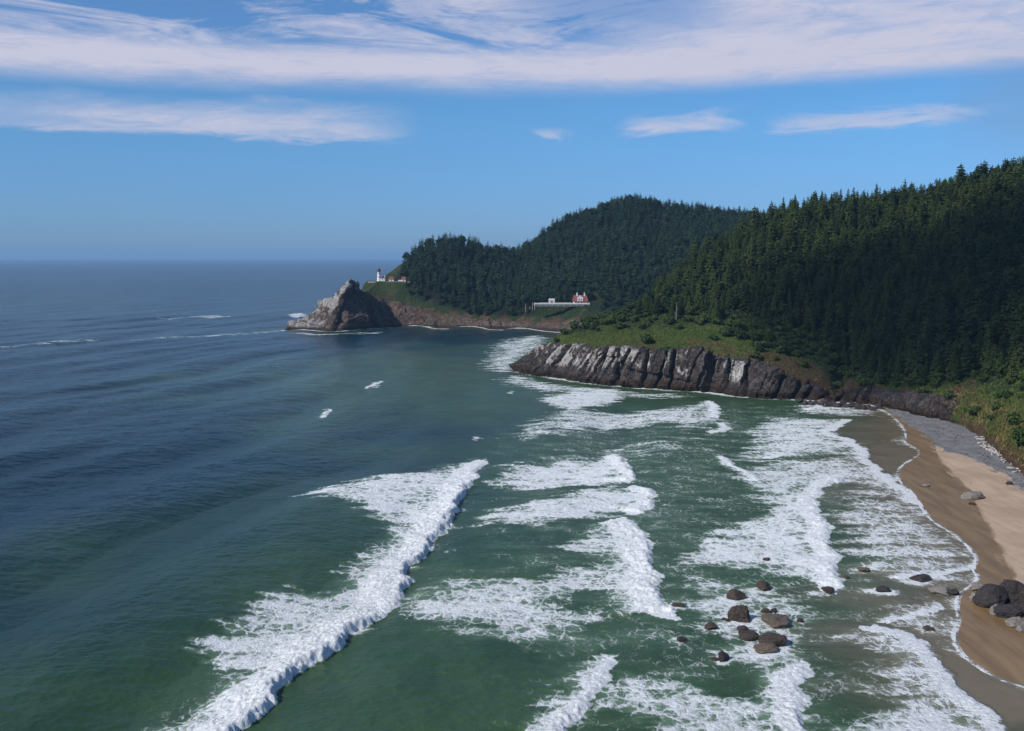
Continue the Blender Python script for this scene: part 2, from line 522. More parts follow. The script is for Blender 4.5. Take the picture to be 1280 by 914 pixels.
# ------------------------------------------------------------------ lofted hills
def herm(P, n):
    """resample stations (ns, ..., 3) along axis 0, cubic through every station"""
    ns = len(P)
    ds = np.linalg.norm(np.diff(P[:, 1], axis=0), axis=1)
    s = np.concatenate([[0], np.cumsum(ds + 4.0)])
    q = np.linspace(0, s[-1], n)
    k = np.clip(np.searchsorted(s, q, side='right') - 1, 0, ns - 2)
    h = s[k + 1] - s[k]; u = (q - s[k]) / h
    T = np.empty_like(P)
    T[1:-1] = (P[2:] - P[:-2]) / (s[2:] - s[:-2])[:, None, None]
    T[0] = (P[1] - P[0]) / (s[1] - s[0]); T[-1] = (P[-1] - P[-2]) / (s[-1] - s[-2])
    u_ = u[:, None, None]; h_ = h[:, None, None]
    out = ((2 * u_ ** 3 - 3 * u_ ** 2 + 1) * P[k] + (u_ ** 3 - 2 * u_ ** 2 + u_) * h_ * T[k] * 0.7
           + (-2 * u_ ** 3 + 3 * u_ ** 2) * P[k + 1] + (u_ ** 3 - u_ ** 2) * h_ * T[k + 1] * 0.7)
    return out, k + u


def loft(cols, nc, rows):
    """cols: F(px,py,z) then (px,py,dY) for each level; returns V[nr,nc,3], level of each row, station of each column"""
    P = []
    for c in cols:
        F = at_z(*c[0])
        L = [F + np.array([0, 0, -6.0]), F] + [at_y(a, b, F[1] + d) for a, b, d in c[1:]]
        P.append(L)
    P = np.array(P)
    Q, st = herm(P, nc)
    out = []; lev = []
    for i, r in enumerate(rows):
        for k in range(r):
            u = k / r
            out.append(Q[:, i] * (1 - u) + Q[:, i + 1] * u); lev.append(i + u)
    out.append(Q[:, -1]); lev.append(len(rows))
    return np.array(out), np.array(lev), st


def grid_normals(V):
    a = np.gradient(V, axis=1); b = np.gradient(V, axis=0)
    n = np.cross(a, b)
    n /= np.linalg.norm(n, axis=2)[..., None] + 1e-9
    return n


NEAR = [
    [(830, 437, 0), (838, 420, -5), (848, 400, -9), (858, 378, -13), (868, 352, -17), (872, 347, -20)],
    [(740, 449, 0), (745, 432, -10), (752, 415, -16), (760, 402, -20), (768, 395, -24), (772, 392, -27)],
    [(650, 465, 0), (684, 432, 7), (699, 416, 18), (724, 405, 26), (748, 396, 33), (766, 392, 40)],
    [(690, 472, 0), (714, 432, 5), (726, 414, 30), (746, 402, 45), (770, 392, 62), (785, 390, 80)],
    [(745, 480, 0), (760, 436, 6), (774, 403, 55), (792, 390, 84), (812, 374, 116), (820, 373, 146)],
    [(800, 485, 0), (811, 437, 7), (825, 402, 66), (842, 376, 116), (862, 342, 172), (872, 343, 216)],
    [(865, 489, 0), (873, 440, 8), (887, 402, 72), (906, 356, 140), (930, 306, 216), (940, 310, 270)],
    [(930, 496, 0), (937, 458, 11), (952, 408, 78), (966, 342, 158), (988, 278, 248), (998, 283, 316)],
    [(985, 499, 0), (994, 476, 12), (1012, 428, 66), (1024, 346, 156), (1048, 270, 256), (1058, 275, 320)],
    [(1050, 503, 0), (1057, 486, 9), (1068, 455, 48), (1084, 360, 144), (1110, 264, 258), (1120, 269, 332)],
    [(1106, 508, 0), (1110, 490, 8), (1120, 462, 38), (1144, 356, 148), (1172, 254, 262), (1182, 259, 342)],
    [(1160, 514, 3), (1164, 493, 7), (1174, 468, 32), (1198, 350, 152), (1232, 244, 262), (1242, 250, 342)],
    [(1204, 526, 3), (1211, 504, 8), (1226, 455, 40), (1252, 338, 170), (1292, 232, 280), (1302, 238, 360)],
    [(1240, 551, 3), (1248, 524, 8), (1266, 465, 48), (1302, 328, 198), (1356, 220, 318), (1370, 226, 400)],
    [(1274, 582, 3), (1284, 552, 9), (1311, 475, 56), (1362, 318, 216), (1436, 208, 346), (1450, 214, 430)],
    [(1330, 628, 3), (1345, 592, 10), (1376, 490, 60), (1442, 318, 240), (1530, 202, 380), (1550, 208, 460)],
    [(1420, 700, 3), (1445, 650, 14), (1485, 520, 70), (1560, 326, 250), (1660, 200, 420), (1680, 206, 500)],
]
FAR = [
    [(540, 394, 0), (541, 385, -20), (543, 372, -40), (545, 355, -55), (548, 337, -62), (550, 336, -68)],
    [(472, 398, 0), (470, 388, -16), (467, 378, -30), (462, 371, -44), (458, 365, -54), (457, 364, -60)],
    [(427, 405, 0), (429, 394, -14), (433, 380, -26), (438, 367, -36), (442, 357, -44), (443, 356, -50)],
    [(356, 412, 0), (371, 405, 8), (387, 397, 15), (401, 387, 22), (415, 376, 30), (420, 375, 40)],
    [(388, 413.5, 0), (399, 401, 8), (411, 387, 14), (424, 369, 20), (435, 351, 27), (438, 353, 36)],
    [(425, 413.5, 0), (428, 391, 12), (434, 372, 22), (439, 360, 31), (443, 352, 40), (446, 356, 48)],
    [(455, 410.5, 0), (455, 386, 15), (452, 371, 32), (451, 366, 50), (453, 363, 72), (456, 362, 95)],
    [(480, 408.5, 0), (478, 377, 22), (474, 353.5, 52), (481, 349, 80), (491, 338, 118), (496, 337, 155)],
    [(510, 408.5, 0), (508, 385, 20), (502, 354, 56), (510, 341, 95), (524, 315, 145), (530, 317, 185)],
    [(545, 409.5, 0), (545, 396, 12), (545, 362, 52), (550, 338, 102), (562, 308, 164), (565, 311, 224)],
    [(590, 410, 0), (590, 399, 9), (592, 378, 44), (598, 346, 112), (606, 317, 192), (609, 320, 252)],
    [(630, 411, 0), (632, 404, 6), (635, 388, 30), (640, 354, 120), (648, 322, 232), (650, 325, 302)],
    [(662, 412, 0), (664, 405, 6), (669, 384, 26), (684, 342, 136), (694, 288, 274), (700, 292, 354)],
    [(690, 414, 0), (698, 403, 8), (714, 380.5, 32), (738, 330, 146), (745, 270, 334), (750, 273, 424)],
    [(735, 417, 0), (745, 402, 10), (765, 373, 60), (778, 320, 176), (788, 257, 354), (793, 261, 434)],
    [(790, 418, 0), (800, 402, 15), (820, 366, 80), (830, 314, 204), (838, 267, 384), (843, 271, 464)],
    [(850, 420, 0), (870, 396, 20), (880, 356, 100), (890, 310, 224), (905, 272, 424), (910, 276, 504)],
    [(930, 422, 0), (945, 396, 20), (960, 341, 124), (980, 305, 254), (1000, 287, 454), (1005, 291, 534)],
    [(1300, 428, 0), (1320, 396, 30), (1340, 341, 164), (1360, 305, 304), (1390, 282, 504), (1400, 286, 604)],
]
HOUSE = at_y(725.5, 380.0, at_z(712, 415)[1] + 34)
LIGHT = at_y(474.5, 351.5, at_z(480, 408.5)[1] + 58)


def flatten(V, c, rx, ry, z, soft):
    d = np.maximum(np.abs(V[..., 0] - c[0]) - rx, np.abs(V[..., 1] - c[1]) - ry)
    k = (1 - sst(d, 0, soft)) * (1 - sst(np.abs(z - V[..., 2]), 5, 11))
    V[..., 2] += (z - V[..., 2]) * k


# --- near hill
Vn, lev, st = loft(NEAR, 1000, [6, 80, 46, 46, 46, 12])
L = np.repeat(lev[:, None], Vn.shape[1], 1); C = np.repeat(st[None], Vn.shape[0], 0)
N = grid_normals(Vn)
x, y, z = Vn[..., 0], Vn[..., 1], Vn[..., 2]
sea_side = 1 - sst(C, 11.0, 12.0)
rk = 1 - sst(L + 0.28 * fbm3(x / 14, y / 14, z / 14, 3), 1.95, 2.2)
sx = np.concatenate([[0], np.cumsum(np.linalg.norm(np.diff(Vn[6, :, :2], axis=0), axis=1))])[None] + 0 * x
wob = 3.0 * fbm3(x / 16, y / 16, z / 16, 3)
fr = np.random.RandomState(23)


def facets(q, lo, hi, tilt, off):
    """broken planar faces of uneven width along the shore"""
    e = np.cumsum(fr.uniform(lo, hi, 400)) - 20
    c = (e[1:] + e[:-1]) / 2; tl_ = fr.uniform(-tilt, tilt, 399); of = fr.uniform(-off, off, 399)
    i = np.clip(np.searchsorted(e, q) - 1, 0, 398)
    return of[i] + tl_[i] * (q - c[i])


facet = facets(sx + wob * 0.8 + z * 0.18, 13, 34, 0.42, 1.4) + facets(sx + wob - z * 0.25 + 7, 3, 9, 0.60, 0.5)
facet = facet + facets(z * 1.0 + 0.2 * sx + 2 * wob, 2.5, 7, 0.25, 0.5)
crev = np.exp(-(pn2((sx + wob) / 15 + 50, z / 90) / 0.07) ** 2)
blocks = ridge3(x / 5, y / 5, z / 4.2, 4)
big = fbm3(x / 30, y / 30, z / 40, 2)
dispr = facet - crev * 5.5 + blocks * 1.2 + ridge3(sx / 4, z / 14, 0 * x, 3) * 0.9 + big * 3.0
dispr = dispr * (0.45 + 0.55 * sst(L, 0.9, 1.25)) * (0.35 + 0.65 * sea_side)
shelf = 2.6 * np.exp(-(np.clip(z - 2.2, -9, 99) / 2.2) ** 2) * sea_side * rk        # ledge at the tide line
soft = fbm3(x / 42, y / 42, z / 42, 4) * 5.0 + fbm3(x / 9, y / 9, z / 9, 3) * 1.0
soft = soft * sst(L, 1.0, 1.6)
NH = N * np.array([1, 1, 0.15]); NH /= np.linalg.norm(NH, axis=2)[..., None] + 1e-9
Vn = Vn + NH * ((dispr * rk + shelf)[..., None]) + N * ((soft * (1 - rk))[..., None])
gully = np.exp(-((C - 8.75) / 0.16) ** 2) * sst(L, 1.2, 2.0) * (1 - sst(L, 3.2, 4.2))
Vn = Vn - N * (gully * 7.0)[..., None]
N2 = grid_normals(Vn)
x, y, z = Vn[..., 0], Vn[..., 1], Vn[..., 2]
pat = fbm3(x / 18, y / 18, z / 12, 4)
rock_n = rk * np.where(C < 8.6, 1.0, np.clip(0.85 + pat * 0.7, 0, 1))
rock_n = np.maximum(rock_n * (1 - 0.9 * sst(C, 11.2, 12.2)), gully * 0.9)
guano_lit_n = np.clip(0.15 + 0.45 * np.clip(-N2[..., 0], -0.5, 1) + 1.5 * fbm3(x / 22 + 4, y / 22, z / 14, 3) - 0.7 * crev + 0.4 * np.exp(-((C - 3.0) / 0.45) ** 2), -2, 1.2)  # bird-dropping blotches, plus sunlight painted as extra white on left-facing rock
guano_lit_n = np.where(C < 6.9, guano_lit_n, -3.0)
dirt_n = np.exp(-((L - 2.15) / 0.28) ** 2) * np.clip(0.35 + 0.9 * sst(C, 6.4, 7.6) - 0.8 * sst(C, 8.4, 9.2), 0, 1.3) - 0.9 * sst(L, 2.45, 2.9)
dirt_n += 0.9 * np.exp(-((C - 11.9) / 0.35) ** 2 - ((L - 2.7) / 0.25) ** 2)
wood_n = sst(L + 0.2 * pat, 2.95, 3.2)
low_k = sst(C, 6.9, 7.5) * (1 - sst(C, 9.2, 10.0))
rock_n = rock_n - 0.30 * low_k * sst(L, 1.35, 1.8)
dirt_n += 0.55 * low_k * sst(L, 1.3, 1.6) * (1 - sst(L, 2.2, 2.5))
scrub_n = sst(L + 0.8 * pat + 0.25 * sst(C, 5, 8), 2.6, 3.1)
dirt_n += 0.75 * sst(C, 11.6, 12.4) * (1 - sst(L + .6 * pat, 1.15, 1.7))
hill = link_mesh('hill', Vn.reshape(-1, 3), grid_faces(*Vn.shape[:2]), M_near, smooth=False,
                 attrs=dict(rock=rock_n, wood=wood_n, dirt=dirt_n, guano_lit=guano_lit_n, scrub=scrub_n))
tag(hill, kind='structure')
near_lev, near_st = L, C

# --- far headland
Vf, lev, st = loft(FAR, 760, [4, 56, 50, 44, 44, 10])
L = np.repeat(lev[:, None], Vf.shape[1], 1); C = np.repeat(st[None] - 1.0, Vf.shape[0], 0)
N = grid_normals(Vf)
x, y, z = Vf[..., 0], Vf[..., 1], Vf[..., 2]
crag = 1 - sst(C + 0.25 * fbm3(x / 20, y / 20, z / 20, 3), 4.5, 5.2)
rk = np.maximum(1 - sst(L + 0.3 * fbm3(x / 20, y / 20, z / 20, 3), 1.95, 2.2), crag)
sf = np.concatenate([[0], np.cumsum(np.linalg.norm(np.diff(Vf[4, :, :2], axis=0), axis=1))])[None] + 0 * x
wob = 5 * fbm3(x / 22, y / 22, z / 22, 3)
dispr = (ridge3(x / 24, y / 24, z / 30, 5) * 5.5 + ridge3(x / 8, y / 8, z / 5, 3) * 2.2 + fbm3(x / 40, y / 40, z / 40, 2) * 5
         + facets(sf + wob + 0.5 * z, 9, 26, 0.6, 2.5) + facets(z + wob - 0.12 * sf, 4, 11, 0.45, 1.4))
dispr += 9 * np.exp(-((C - 4.75) / 0.38) ** 2) * (1 - sst(L, 2.4, 3.2)) - 8 * np.exp(-((C - 3.95 - 0.1 * (L - 2)) / 0.13) ** 2) - 9 * np.exp(-((C - 6.35) / 0.16) ** 2) * (1 - sst(L, 1.9, 2.3))
dispr -= (3.5 + 4.0 * (1 - sst(C, 4.4, 5.2)) * sst(L, 1.5, 2.3) * (1 - sst(L, 3.2, 4.2)))
dispr *= 1 - 0.65 * sst(L, 4.0, 4.9) * (1 - sst(C, 4.4, 5.2))
dispr -= 5 * np.exp(-((C - 8.1) / 0.12) ** 2) * (1 - sst(L, 1.8, 2.1))
dispr *= (0.25 + 0.75 * sst(L, 0.9, 1.4)) * (0.25 + 0.75 * (1 - sst(C, 7.3, 8.6)))
soft = fbm3(x / 60, y / 60, z / 60, 4) * 5.0 + fbm3(x / 14, y / 14, z / 14, 3) * 1.6
soft *= sst(L, 1.0, 1.6)
Vf = Vf + N * ((dispr * rk + soft * (1 - rk))[..., None])
flatten(Vf, LIGHT + np.array([9, 6, 0]), 22, 8, LIGHT[2], 9)
flatten(Vf, HOUSE + np.array([-14, 6, 0]), 34, 9, HOUSE[2], 9)
x, y, z = Vf[..., 0], Vf[..., 1], Vf[..., 2]
pat = fbm3(x / 26, y / 26, z / 20, 4)
wood_f = sst(L + 0.25 * pat, 3.0, 3.3) * sst(C, 6.2, 6.9)
wood_f = np.maximum(wood_f, sst(C, 6.9, 7.6) * sst(L, 2.3, 2.7) * (1 - np.exp(-((C - 12) / 0.8) ** 2)))
# bird droppings on the crag, painted whiter on its sunlit left; brown mound in front on the right
guano_lit_f = np.where(C < 5, 0.62 + 0.7 * pat - 1.0 * sst(C + pat * 0.8, 3.1, 3.9) * (1 - sst(L, 3.8, 4.6)), np.where(C < 7.3, -0.1, -0.5))
dirt_f = np.exp(-((L - 2.1) / 0.35) ** 2) * 0.55 - 0.7 * sst(L, 2.6, 3.0)
scrub_f = sst(C, 6.4, 7.0) * sst(L + 0.5 * pat, 1.9, 2.3) * 0.8
head = link_mesh('headland', Vf.reshape(-1, 3), grid_faces(*Vf.shape[:2]), M_far, smooth=False,
                 attrs=dict(rock=rk * (0.9 + 0.3 * pat), wood=wood_f, dirt=dirt_f, guano_lit=guano_lit_f, scrub=scrub_f))
tag(head, kind='structure')
far_lev, far_st = L, C

# ------------------------------------------------------------------ shoreline
WL = [(1092, 507), (1112, 517), (1128, 530), (1135, 546), (1130, 553), (1147, 561), (1151, 568), (1131, 580), (1122, 589),
      (1124, 600), (1145, 620), (1160, 645), (1172, 655), (1200, 672), (1218, 690), (1223, 702), (1216, 709), (1226, 724),
      (1212, 736), (1200, 742), (1197, 760), (1201, 775), (1192, 797), (1205, 822), (1245, 847), (1280, 858), (1340, 874), (1500, 930), (1700, 1020)]
WLw = np.array([at_z(*p)[:2] for p in WL])


def chaikin(P, n=2, closed=False):
    for _ in range(n):
        Q = []
        m = len(P)
        for i in range(m if closed else m - 1):
            a, b = P[i], P[(i + 1) % m]
            Q += [0.75 * a + 0.25 * b, 0.25 * a + 0.75 * b]
        if not closed: Q = [P[0]] + Q + [P[-1]]
        P = np.array(Q)
    return P


WLs = chaikin(WLw, 2)
NF = np.array([at_z(*c[0])[:2] for c in NEAR[2:11]])
LAND = np.concatenate([NF[:-1], WLs, [[500, 60], [900, 300], [900, 900], [300, 900], [90, 700]]])


def poly_sd(P, poly, pad=30.0):
    """signed distance, positive inside; -pad away from it"""
    poly = np.asarray(poly); out = np.full(len(P), -pad)
    lo, hi = poly.min(0) - pad, poly.max(0) + pad
    idx = np.nonzero((P[:, 0] > lo[0]) & (P[:, 0] < hi[0]) & (P[:, 1] > lo[1]) & (P[:, 1] < hi[1]))[0]
    if len(idx) == 0: return out
    q = P[idx]; d = np.full(len(idx), 1e18); ins = np.zeros(len(idx), bool)
    for i in range(len(poly)):
        a = poly[i]; b = poly[(i + 1) % len(poly)]
        e = b - a; w = q - a
        h = np.clip((w @ e) / (e @ e + 1e-12), 0, 1)
        r = w - h[:, None] * e
        d = np.minimum(d, (r ** 2).sum(1))
        c1 = (a[1] > q[:, 1]) != (b[1] > q[:, 1])
        if c1.any():
            xs = a[0] + (q[:, 1] - a[1]) * e[0] / (e[1] if abs(e[1]) > 1e-9 else 1e-9)
            ins ^= c1 & (q[:, 0] < xs)
    out[idx] = np.where(ins, 1, -1) * np.sqrt(d)
    return out


def line_sd(P, pts, pad=40.0):
    """distance to a polyline, signed: positive on its seaward side (left when it is listed from far to near); fraction along it"""
    pts = np.asarray(pts); n = len(P)
    D = np.full(n, pad); SG = np.ones(n); T = np.zeros(n)
    lo, hi = pts.min(0) - pad, pts.max(0) + pad
    idx = np.nonzero((P[:, 0] > lo[0]) & (P[:, 0] < hi[0]) & (P[:, 1] > lo[1]) & (P[:, 1] < hi[1]))[0]
    if len(idx) == 0: return D * SG, T
    q = P[idx]; d = np.full(len(idx), 1e18); sg = np.ones(len(idx)); tt = np.zeros(len(idx))
    m = len(pts) - 1
    for i in range(m):
        a, b = pts[i], pts[i + 1]; e = b - a; w = q - a
        h = np.clip((w @ e) / (e @ e + 1e-12), 0, 1)
        r = w - h[:, None] * e; dd = (r ** 2).sum(1)
        cr = e[0] * w[:, 1] - e[1] * w[:, 0]
        k = dd < d
        d = np.where(k, dd, d); sg = np.where(k, np.where(cr < 0, 1, -1), sg); tt = np.where(k, (i + h) / m, tt)
    D[idx] = np.sqrt(d); SG[idx] = sg; T[idx] = tt
    return D * SG, T


# ------------------------------------------------------------------ beach
bx = np.arange(40, 330, 0.62); by = np.arange(70, 520, 0.75)
BX, BY = np.meshgrid(bx, by)
PB = np.stack([BX.ravel(), BY.ravel()], 1)
sd = poly_sd(PB, LAND, 300.0)
bz = np.where(sd > 0, 0.02 + 0.030 * sd + 0.10 * sst(sd, 0, 30), 0.055 * sd)
bz = np.clip(bz, -3.5, 4.5) + 0.05 * fbm2(PB[:, 0] / 9, PB[:, 1] / 14, 3) * sst(sd, 2, 15)


def z1(*pts): return np.array([at_z(a, b, 1.0)[:2] for a, b in pts])


GR = z1((1104, 507), (1116, 515), (1132, 524), (1148, 536), (1168, 550), (1188, 562), (1215, 574), (1245, 590), (1280, 614), (1340, 650), (1480, 740), (1700, 700), (1300, 500), (1150, 500))
DR = z1((1166, 556), (1172, 576), (1195, 596), (1211, 618), (1226, 649), (1246, 684), (1259, 715), (1256, 732), (1300, 780), (1380, 850), (1500, 920), (1700, 800), (1400, 560), (1190, 545))
gsd = poly_sd(PB, GR, 40) + 2.5 * fbm2(PB[:, 0] / 14, PB[:, 1] / 14, 3)
dsd = poly_sd(PB, DR, 40) + 1.5 * fbm2(PB[:, 0] / 9, PB[:, 1] / 16, 3)
grv = sst(gsd + 2.0 * fbm2(PB[:, 0] / 5, PB[:, 1] / 7, 3), -4, 4); wet = 1 - sst(dsd, -3.5, 4.5)
bz += grv * (0.06 * fbm2(PB[:, 0] / 1.7, PB[:, 1] / 1.7, 3))
beach = link_mesh('beach', np.stack([PB[:, 0], PB[:, 1], bz], 1), grid_faces(len(by), len(bx)), M_beach, smooth=True,
                  attrs=dict(gravel=grv, wet=wet))
tag(beach, kind='structure')

# ------------------------------------------------------------------ sea
fine = np.radians(np.arange(-35, 34, 0.066))
coarse = np.radians(np.concatenate([np.arange(-180, -35, 5)]))
coarse2 = np.radians(np.arange(36, 181, 4.5))
A = np.concatenate([coarse, fine, coarse2]); A[-1] = math.pi
r1 = 95 * np.exp(np.arange(0, math.log(1300 / 95), 0.00205))
r2 = 1300 * np.exp(np.arange(0.02, math.log(46000 / 1300), 0.021))
Rr = np.concatenate([[4, 20, 50, 75, 88], r1, r2])
RR, AA = np.meshgrid(Rr, A, indexing='ij')
px_, py_ = (RR * np.sin(AA)).ravel(), (RR * np.cos(AA)).ravel()
P = np.stack([px_, py_], 1)
wx = 1.8 * pn2(px_ / 15, py_ / 13) + 1.2 * pn2(px_ / 6, py_ / 6) + 0.6 * pn2(px_ / 2.2 + 40, py_ / 2.2) + 0.35 * pn2(px_ / 0.9 + 7, py_ / 0.9)
wy = 1.1 * pn2(px_ / 6 + 71, py_ / 6) + 0.6 * pn2(px_ / 2.2, py_ / 2.2 + 33) + 0.35 * pn2(px_ / 0.9, py_ / 0.9 + 5)
PW = P + np.stack([wx, wy], 1)
nlow = fbm2(px_ / 11, py_ / 7, 3); nmid = fbm2(px_ / 4.5, py_ / 3.2, 3); nstr = fbm2(px_ / 26, py_ / 5.5, 4, 0.6)
dland = -poly_sd(P, LAND, 400.0)                          # metres off the shore
dsea, _ = line_sd(P, WLs, 400.0); dsea = np.abs(dsea)
fsh, _ = line_sd(P, np.array([at_z(*c[0])[:2] for c in FAR[1:15]]), 60.0); fsh = np.abs(fsh)

foam = np.zeros(len(P))


def region(pts, dens, soft, jag=3.0, z=0.0):
    global foam
    poly = chaikin(np.array([at_z(a, b, z)[:2] for a, b in pts]), 1, True)
    s = poly_sd(P, poly, 25.0) + jag * (nlow * 1.1 + nmid * 0.8 + nstr * 2.2)
    foam = np.maximum(foam, dens * (0.62 * sst(s, -1.3 * soft, soft) + 0.38 * sst(s, 0, 3.0 * soft)) * (1.0 + 0.30 * nlow + 0.16 * nmid + 0.25 * nstr))


height = np.zeros(len(P))


def front(pts, h, trail, dens, wid=3.0, jag=1.0, z=0.0):
    """a breaking front: steep shoreward face, foam trailing seaward"""
    global foam, height
    ln = chaikin(np.array([at_z(a, b, z)[:2] for a, b in pts]), 2)
    s, tt = line_sd(P + (PW - P) * jag, ln, 40.0)
    ends = sst(tt, 0.0, 0.08) * (1 - sst(tt, 0.94, 1.0)) if h > 0 else np.ones(len(P))
    near = np.abs(s) < 39
    f = sst(s, -1.5, -0.4) * np.exp(-np.clip(s - wid, 0, 99) / trail) * dens * near
    f = f * (0.25 + 0.75 * np.maximum(ends, (np.abs(s) < 4)))
    foam = np.maximum(foam, f)
    if h > 0:
        prof = sst(s, -1.6, 0.9) * np.exp(-(np.clip(s, 0, 99) / (4.5 + 3 * h)) ** 1.3) * ends * near
        height = np.maximum(height, h * prof * np.clip(0.80 + 0.35 * nlow + 0.55 * pn2(px_ / 24 + 3, py_ / 24), 0.25, 1.4))


# the rocks awash in the surf: pixel, width, height, what they look like
SURF = [
    (919.5, 743, 22, 15, 'dark round boulder at the top left of the rocks standing in the foam'),
    (954, 732.5, 18, 12, 'dark brown boulder farthest out to the back of the surf rocks'),
    (925, 768, 29, 22, 'largest squarish brown boulder in the middle of the surf rocks'),
    (969.5, 777, 37, 13, 'long low tan rock right of the largest surf boulder'),
    (889, 783, 18, 9, 'small dark pointed rock left of the largest surf boulder'),
    (933.6, 795, 26, 8, 'flat brown rock slab just below the largest surf boulder'),
    (967, 801, 34, 15, 'wide dark domed boulder at the lower right of the surf rocks'),
    (955, 812, 31, 9, 'flat brown slab lying against the front of the wide domed boulder'),
    (904, 821, 16, 14, 'lone dark peaked boulder lowest to the left in the surf rocks'),
    (893, 824.6, 10, 5, 'small dark stone touching the left side of the lone peaked boulder'),
    (956.6, 763.7, 11, 6, 'small dark rock between the largest boulder and the tan rock'),
    (967.6, 763, 9, 5, 'tiny dark rock behind the long tan rock'),
    (999.4, 774.7, 9, 5, 'tiny dark rock right of the long tan rock'),
    (958, 699, 9, 5, 'tiny rock poking out of the white foam behind the surf rocks'),
    (1035, 737.6, 16, 7, 'low brown rock at the tip of the foam front right of the surf rocks'),
    (1079, 712, 14, 6, 'low brown rock in the thin water below the inner foam'),
    (927, 785.5, 14, 6, 'small dark rock awash under the largest surf boulder'),
    (907, 775, 10, 4, 'tiny dark rock awash at the left foot of the largest boulder'),
    (1058, 721.5, 7, 3, 'smallest rock in the shallow water left of the wave washed stones'),
    (846.5, 757, 18, 7, 'dark rock half swallowed by foam at the end of the middle breaker'),
    (851.7, 800, 13, 8, 'blue-black rock with foam on its left, out left of the surf rocks'),
    (1150, 724, 26, 9, 'dark rock with white foam beside it in the swash near the beach'),
    (1105, 738, 19, 6, 'low dark rock in the swash left of the pale rock'),
    (1159.5, 786, 14, 6, 'brownish rock showing through the thin swash foam'),
]

# small swells: the sea itself
kx, ky = 0.955, -0.295
amp = 0.28 + 0.72 * sst(dland, 25, 140)
swell = 0
for lam, a0, da in ((72, 0.90, 0.0), (51, 0.55, 0.16), (33, 0.16, -0.2), (18, 0.06, 0.45)):
    c_, s_ = math.cos(da), math.sin(da)
    dxk, dyk = kx * c_ - ky * s_, kx * s_ + ky * c_
    ph = 2 * np.pi * (px_ * dxk + py_ * dyk) / lam + 2.2 * pn2(px_ / 160 + lam, py_ / 160)
    grp = 0.55 + 0.9 * np.clip(pn2(px_ / 130 + lam * 3, py_ / 90) + 0.35, 0, 1)
    swell = swell + a0 * grp * (np.sin(ph) + 0.22 * np.sin(2 * ph + 1.2))
chop = 0.22 * fbm2(px_ / 13, py_ / 9, 4, .6) + 0.10 * fbm2(px_ / 3.1 + .1 * py_, py_ / 2.3, 3, .6)
fade = 1 - sst(RR.ravel(), 2500, 7000)
zsea = (swell * amp + chop * (0.35 + 0.65 * sst(dland, 5, 60)) * 1.5) * fade * sst(dland, 0.5, 22)

# faint lace all over the surf
region([(620, 520), (900, 500), (1095, 508), (1135, 560), (1222, 700), (1195, 800), (1255, 914), (1260, 960), (600, 960), (640, 860), (560, 800), (470, 770), (560, 700), (600, 600)], 0.22, 14, 6)
# the big breaker
region([(602, 578), (570, 585), (530, 592), (480, 598), (420, 606), (372, 615), (400, 625), (440, 633), (458, 642), (472, 655), (492, 662), (485, 680), (460, 693), (436, 702), (420, 714), (446, 716), (470, 713), (450, 723), (400, 733), (352, 737), (332, 750), (300, 765), (270, 785), (245, 795), (240, 810), (265, 830), (300, 838), (340, 840), (395, 815), (440, 790), (480, 765), (498, 740), (503, 705), (525, 690), (545, 670), (560, 650), (572, 625), (588, 600)], 0.64, 3.0, 3.2)
front([(603, 579), (588, 600), (572, 625), (560, 650), (545, 670), (525, 690), (503, 706), (499, 740), (480, 765), (440, 790), (415, 810), (390, 825), (360, 850), (345, 870), (320, 895), (290, 914), (255, 945), (215, 985)], 1.7, 5.0, 1.12, 5.0)
# the breakers behind it
region([(770, 568), (786, 580), (789, 600), (760, 610), (700, 610), (640, 608), (600, 604), (640, 590), (625, 580), (700, 578)], 0.72, 3, 2.6)
front([(770, 567), (785, 579), (790, 602)], 1.2, 4, 1.0, 3)
region([(812, 614), (816, 628), (800, 638), (740, 650), (700, 659), (640, 660), (590, 650), (600, 640), (690, 622), (740, 611), (780, 609)], 0.70, 3, 2.6)
front([(806, 611), (817, 618), (816, 630), (800, 640)], 1.0, 4, 1.0, 3)
region([(785, 652), (806, 670), (811, 705), (819, 752), (795, 750), (740, 745), (690, 750), (735, 770), (740, 785), (690, 797), (640, 806), (590, 800), (545, 787), (500, 775), (490, 755), (520, 735), (580, 728), (640, 724), (700, 715), (780, 707), (776, 697), (720, 696), (690, 688), (730, 670), (760, 655)], 0.60, 3, 3.0)
region([(640, 726), (720, 716), (785, 706), (812, 712), (818, 752), (780, 745), (700, 742), (620, 745)], 0.72, 4, 2.5)
front([(786, 651), (805, 668), (812, 700), (817, 735), (822, 752), (838, 766)], 1.5, 5, 1.08, 4)
# nearer the beach
region([(1062, 596), (1020, 612), (1018, 628), (1030, 650), (1035, 690), (1050, 732), (1040, 735), (1000, 725), (940, 713), (880, 708), (820, 700), (870, 680), (920, 650), (960, 632), (930, 620), (990, 612), (1030, 603)], 0.66, 3, 2.8)
front([(1064, 595), (1040, 605), (1022, 613), (1019, 628), (1031, 652), (1036, 690), (1052, 733)], 0.9, 4, 1.05, 3)
front([(905, 573), (918, 581), (932, 588), (946, 599)], 0.7, 2.5, 1.0, 1.5)
front([(985, 566), (975, 569), (958, 571)], 0.4, 2, 0.9, 1)
region([(930, 530), (1000, 520), (1062, 528), (1037, 541), (1080, 556), (1100, 575), (1040, 566), (960, 576), (900, 576), (940, 556)], 0.62, 4, 3)
front([(1062, 526), (1040, 537), (1037, 541), (1060, 550), (1080, 560), (1083, 575), (1110, 597), (1124, 606), (1150, 627)], 0.25, 5, 0.85, 2)
region([(920, 590), (960, 577), (1040, 570), (1084, 578), (1120, 603), (1146, 627), (1060, 603), (1000, 618), (940, 620)], 0.60, 4, 3)
